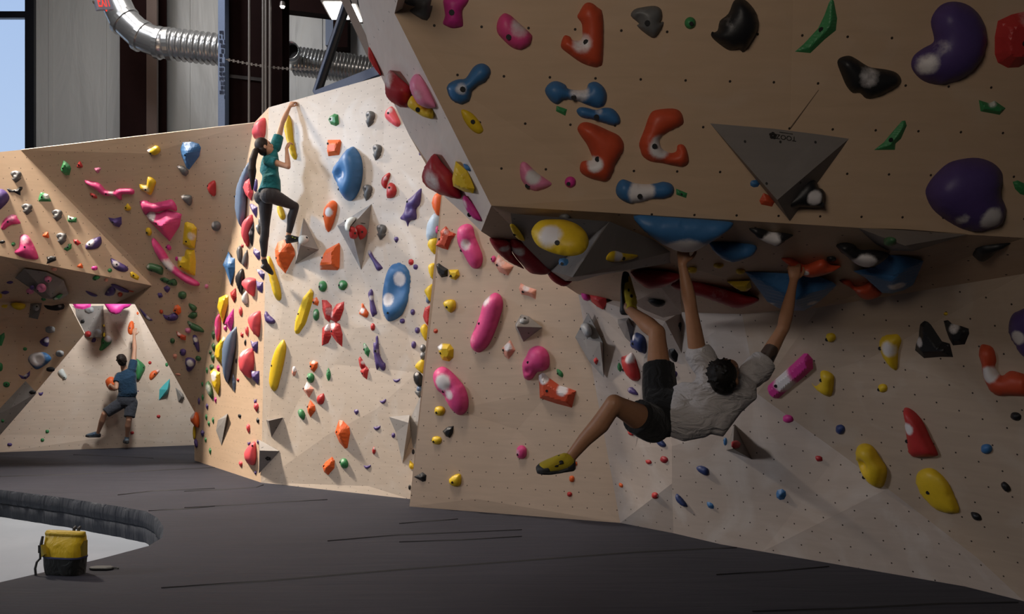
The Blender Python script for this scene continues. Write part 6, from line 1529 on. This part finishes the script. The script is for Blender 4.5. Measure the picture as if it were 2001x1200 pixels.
# --- man in navy in the bright recess
def person_navy():
    SL, SR = at(230, 734, 18.06), at(260, 719, 18.12)
    EL, ER = at(227, 759, 17.92), at(263, 683, 18.24)
    WL, WR = at(217, 753, 18.10), at(262, 656, 18.42)
    nk, ch, wa, pe = at(243, 724, 18.1), at(248, 742, 18.08), at(250, 768, 18.08), at(247, 782, 18.10)
    HL, HR = at(238, 787, 18.08), at(257, 787, 18.12)
    KL, AL, hL, tL = at(204, 809, 17.92), at(191, 847, 18.06), at(196, 853, 18.08), at(168, 853, 18.06)
    KR, AR, hR, tR = at(252, 820, 18.02), at(248, 855, 18.16), at(249, 866, 18.10), at(245, 864, 18.34)
    hc = at(239, 704, 18.02); hf, hu = V3((-.10, .93, .32)), V3((-.12, -.3, .94))
    R = root_person(at(245, 800, 18.1), 'man in navy T-shirt and grey shorts reaching up inside the bright opening at left')
    sk = skin('skin_light', (.50, .27, .175)); bm = bmesh.new()
    s1 = (SR - SL).normalized(); sp = (nk - wa).normalized(); fr = s1.cross(sp).normalized(); h1 = (HR - HL).normalized(); f2 = h1.cross(V3((0, 0, 1))).normalized()
    loft(bm, [(pe - V3((0, 0, .07)), h1 * .13, f2 * .10), (pe, h1 * .16, f2 * .115), (wa, h1 * .135, f2 * .10), (ch, s1 * .165, fr * .115), (nk.lerp(ch, .3), s1 * .15, fr * .08), (nk, s1 * .06, fr * .06)])
    limb(bm, [nk.lerp(ch, .1), nk.lerp(hc, .6)], [.058, .055]); head(bm, hc, hf, hu, 1.0)
    arm(bm, SL, EL, WL); arm(bm, SR, ER, WR)
    hand(bm, WL, V3((-.6, .7, .1)), V3((.3, .6, -.6)), 1, (30, 40, 30)); hand(bm, WR, V3((.02, .15, .98)), V3((-.2, .95, -.1)), -1, (10, 18, 15))
    leg(bm, HL, KL, AL, .98, V3((.4, -.8, 0))); leg(bm, HR, KR, AR, .98, V3((0, -.9, 0)))
    foot(bm, AL, hL, tL); foot(bm, AR, hR, tR)
    bake('body', bm, sk, R, .009, 3); eyes(R, hc, hf, hu)
    hair_cap(hc, hf, hu, 1.01, hair_mat('short_dark_hair', (.020, .013, .010)), R, voxel=.008, tufts=40)
    bm = bmesh.new()
    loft(bm, [(pe + V3((0, 0, .06)), h1 * .168, f2 * .130), (wa, h1 * .165, f2 * .125), (wa.lerp(ch, .5), s1 * .178, fr * .13), (ch, s1 * .188, fr * .132), (nk.lerp(ch, .4), s1 * .18, fr * .105), (nk.lerp(ch, .1), s1 * .11, fr * .08), (nk, s1 * .07, fr * .065)])
    limb(bm, seg(SL.lerp(ch, .2), SL.lerp(EL, .55), (0, .5, 1)), [.08, .08, .074], True, False)
    limb(bm, seg(SR.lerp(ch, .2), SR.lerp(ER, .42), (0, .5, 1)), [.08, .078, .07], True, False)
    bake('t_shirt', bm, cloth('navy_cotton', (.018, .050, .095), (8, 8, 10), .7), R, .010, 3)
    bm = bmesh.new()
    loft(bm, [(pe + V3((0, 0, .09)), h1 * .158, f2 * .122), (pe, h1 * .18, f2 * .138), (pe - V3((0, 0, .09)), h1 * .17, f2 * .13)])
    limb(bm, seg(HL, HL.lerp(KL, .92), (0, .4, .8, 1)), [.110, .108, .098, .096], True, False)
    limb(bm, seg(HR, HR.lerp(KR, .86), (0, .4, .8, 1)), [.112, .108, .100, .100], True, False)
    bake('shorts', bm, cloth('charcoal_shorts', (.045, .048, .060), (9, 9, 9), .6), R, .010, 3)
    shoe('climbing_shoe', R, AL, hL, tL, V3((.1, -.2, 1)), M['shoe_grey'], M['rubber'], 1.0, M['shoe_blue'], .007)
    shoe('climbing_shoe', R, AR, hR, tR, V3((0, -.2, 1)), M['shoe_grey'], M['rubber'], 1.0, M['shoe_blue'], .007)
person_navy()
# ------------------------------------------------------------------ yellow backpack and the flat item
def backpack():
    R = empty('backpack', base(128, 1121)); tag(R, 'yellow roll-top backpack with dark grey base standing on the mat edge', 'backpack')
    Y = R.location.y; s = Y / F; c = R.location; o = V3((0, 0, 0))
    px = lambda u, v, dy=0.0: V3(((u - CX) * s, Y + dy, EYE + (HZ - v) * s))
    ym, dm, bk = cloth('yellow_tarpaulin', (.70, .47, .015), (7, 7, 5), .5, .45), cloth('dark_grey_tarpaulin', (.022, .024, .024), (8, 8, 8), .5, .45), M['rubber']
    ax = V3((.97, -.22, 0)).normalized(); ay = V3((.22, .97, 0)).normalized(); up = V3((0, 0, 1))
    def ring(u0, u1, v, d, sh=0.0):
        a, b = px(u0, v), px(u1, v); w = (b - a).length / 2
        return (a.lerp(b, .5) + ay * (d * 0 + .0) + ay * sh, ax * w, ay * d)
    bm = bmesh.new(); loft(bm, [ring(92, 165, 1123, .070), ring(90, 165, 1118, .085), ring(88, 166.5, 1104, .09), ring(87, 168.5, 1086, .09)], 32, .5); b = bake('base', bm, dm, R, .007, 3)
    bm = bmesh.new(); loft(bm, [ring(87.5, 168.5, 1088, .088), ring(87, 169.5, 1075, .082), ring(86, 171, 1060, .066), ring(86, 172, 1048, .044), ring(86.5, 172.5, 1041, .026)], 32, .5); bake('body', bm, ym, R, .007, 3)
    bm = bmesh.new(); loft(bm, [ring(86.5, 172.5, 1048, .030, -.012), ring(86, 173, 1042, .036, -.012), ring(87, 173, 1037, .022, -.005)], 28, .5); bake('rolled_top', bm, cloth('yellow_roll', (.50, .34, .02), (7, 7, 9), .4, .5), R, .006, 2)
    bm = bmesh.new(); loft(bm, [ring(87, 169, 1088.5, .093), ring(87, 169.3, 1085.5, .093)], 32, .5); bm_obj('trim_band', bm, flat('blue_trim', (.05, .06, .16), .6), R)
    for a_, b_, c_ in (((88, 1062), (96, 1080), (87.5, 1086)), ((171, 1054), (160, 1076), (169, 1084))):
        bm = bmesh.new(); P = [px(*q, -.088 + .012 * k) for k, q in enumerate((b_, a_, c_))]; P = [p + ay * .004 for p in P]
        lo = [bm.verts.new(p) for p in P]; hi = [bm.verts.new(p + ay * .05) for p in P]
        bm.faces.new(lo); bm.faces.new(hi[::-1])
        for q in range(3): bm.faces.new((lo[q], lo[(q + 1) % 3], hi[(q + 1) % 3], hi[q]))
        bm_obj('side_gusset', bm, flat('olive_gusset', (.36, .27, .03), .6), R)
    for u in (141, 150):
        bm = bmesh.new(); limb(bm, [px(u, 1040, .03), px(u, 1034, .035), px(u + 1, 1032, .05)], [.012, .012, .010]); bm_obj('carry_loop', bm, bk, R)
    bm = bmesh.new(); add_path(bm, [px(86, 1047, -.02), px(84, 1062, -.03), px(83, 1080, -.03), px(82, 1092, -.03)], [.010, .013, .012, .008], 8); st = bm_obj('side_strap', bm, bk, R)
    bm = bmesh.new(); a = px(84.5, 1071, -.04); add_box(bm, (a.x - .016, a.y - .012, a.z - .03), (a.x + .014, a.y + .012, a.z + .03)); bm_obj('buckle', bm, bk, R)
    bm = bmesh.new(); P = [px(82, 1090, -.03), px(78, 1096, -.05), px(76, 1108, -.06), px(77, 1119, -.06), px(74, 1124, -.06)]; add_path(bm, P, [.008, .009, .010, .010, .006], 8); bm_obj('hanging_strap', bm, bk, R)
    bm = bmesh.new(); add_path(bm, [px(167, 1086, -.02), px(169, 1098, -.03), px(169.5, 1110, -.03)], [.006, .005, .004], 8); bm_obj('zip_pull', bm, bk, R)
backpack()
def pouch():
    a = base(200, 1113); R = empty('pouch', a); tag(R, 'small flat grey item lying on the mat beside the yellow backpack', 'pouch')
    bm = bmesh.new(); loft(bm, [(a + V3((-.10, 0, .012)), V3((0, .02, 0)), V3((0, 0, .010))), (a + V3((-.06, 0, .014)), V3((0, .05, 0)), V3((0, 0, .013))), (a + V3((.05, 0, .014)), V3((0, .05, 0)), V3((0, 0, .013))), (a + V3((.085, 0, .012)), V3((0, .025, 0)), V3((0, 0, .010)))], 16)
    bake('body', bm, flat('grey_pouch', (.10, .105, .105), .7), R, .005, 2)
    bm = bmesh.new(); add_path(bm, [a + V3((.08, 0, .012)), a + V3((.11, .01, .01)), a + V3((.13, 0, .008))], .006, 6); bm_obj('cord', bm, M['rubber'], R)
pouch()
# printed marks on the volumes: a five-petalled flower and a word set upside down
def printed(u, v, wall_n, wp, size, ang, word, parent):
    r = ray(u, v)
    c = CAM + r * ((wp - CAM).dot(wall_n) / r.dot(wall_n)) + wall_n * .003
    t = V3((0, 0, 1)).cross(wall_n).normalized(); b = wall_n.cross(t)
    m = Matrix((t, b, wall_n)).transposed().to_4x4(); m.translation = c
    m = m @ Matrix.Rotation(ang, 4, 'Z')
    bm = bmesh.new()
    for k in range(5):
        a = 2 * math.pi * k / 5 + .3
        bmesh.ops.create_circle(bm, cap_ends=True, radius=size * .24, segments=14, matrix=m @ Matrix.Translation((math.cos(a) * size * .3, math.sin(a) * size * .3, 0)))
    bm_obj('flower_mark', bm, M['ink2'], parent)
    if word:
        text_mesh('word_mark', word, size * .95, M['ink2'], m @ Matrix.Translation((size * 1.75, 0, 0)) @ Matrix.Rotation(math.pi, 4, 'Z') @ Matrix.Scale(1.0, 4), parent, .0004)
        bm = bmesh.new(); q = m @ Matrix.Translation((size * 1.75, size * .62, 0)); z = [q @ V3((-size * .9, -.02 * size, 0)), q @ V3((size * .9, -.02 * size, 0)), q @ V3((size * .9, .06 * size, 0)), q @ V3((-size * .9, .06 * size, 0))]
        f = bm.faces.new([bm.verts.new(x) for x in z]); bm_obj('word_line', bm, M['ink2'], parent)
M['ink2'] = flat('black_print', (.012, .010, .010), .7)
def tri_plane(o, pts):
    a, b, c = pts; n = (b - a).cross(c - a).normalized()
    return (n if n.dot(CAM - a) > 0 else -n), a
for o in vol_objs:
    L = o.get('label', ''); W = [o.location + v.co for v in o.data.vertices]
    if L.startswith('very large inverted'):
        n, a = tri_plane(o, (W[0], W[1], W[3])); printed(1510, 265.5, n, a, .042, math.radians(-7), 'TOOZ', o)
    elif 'dark printed mark' in L:
        n, a = tri_plane(o, (W[2], W[3], W[4])); printed(524, 896, n, a, .075, math.radians(225), '', o)
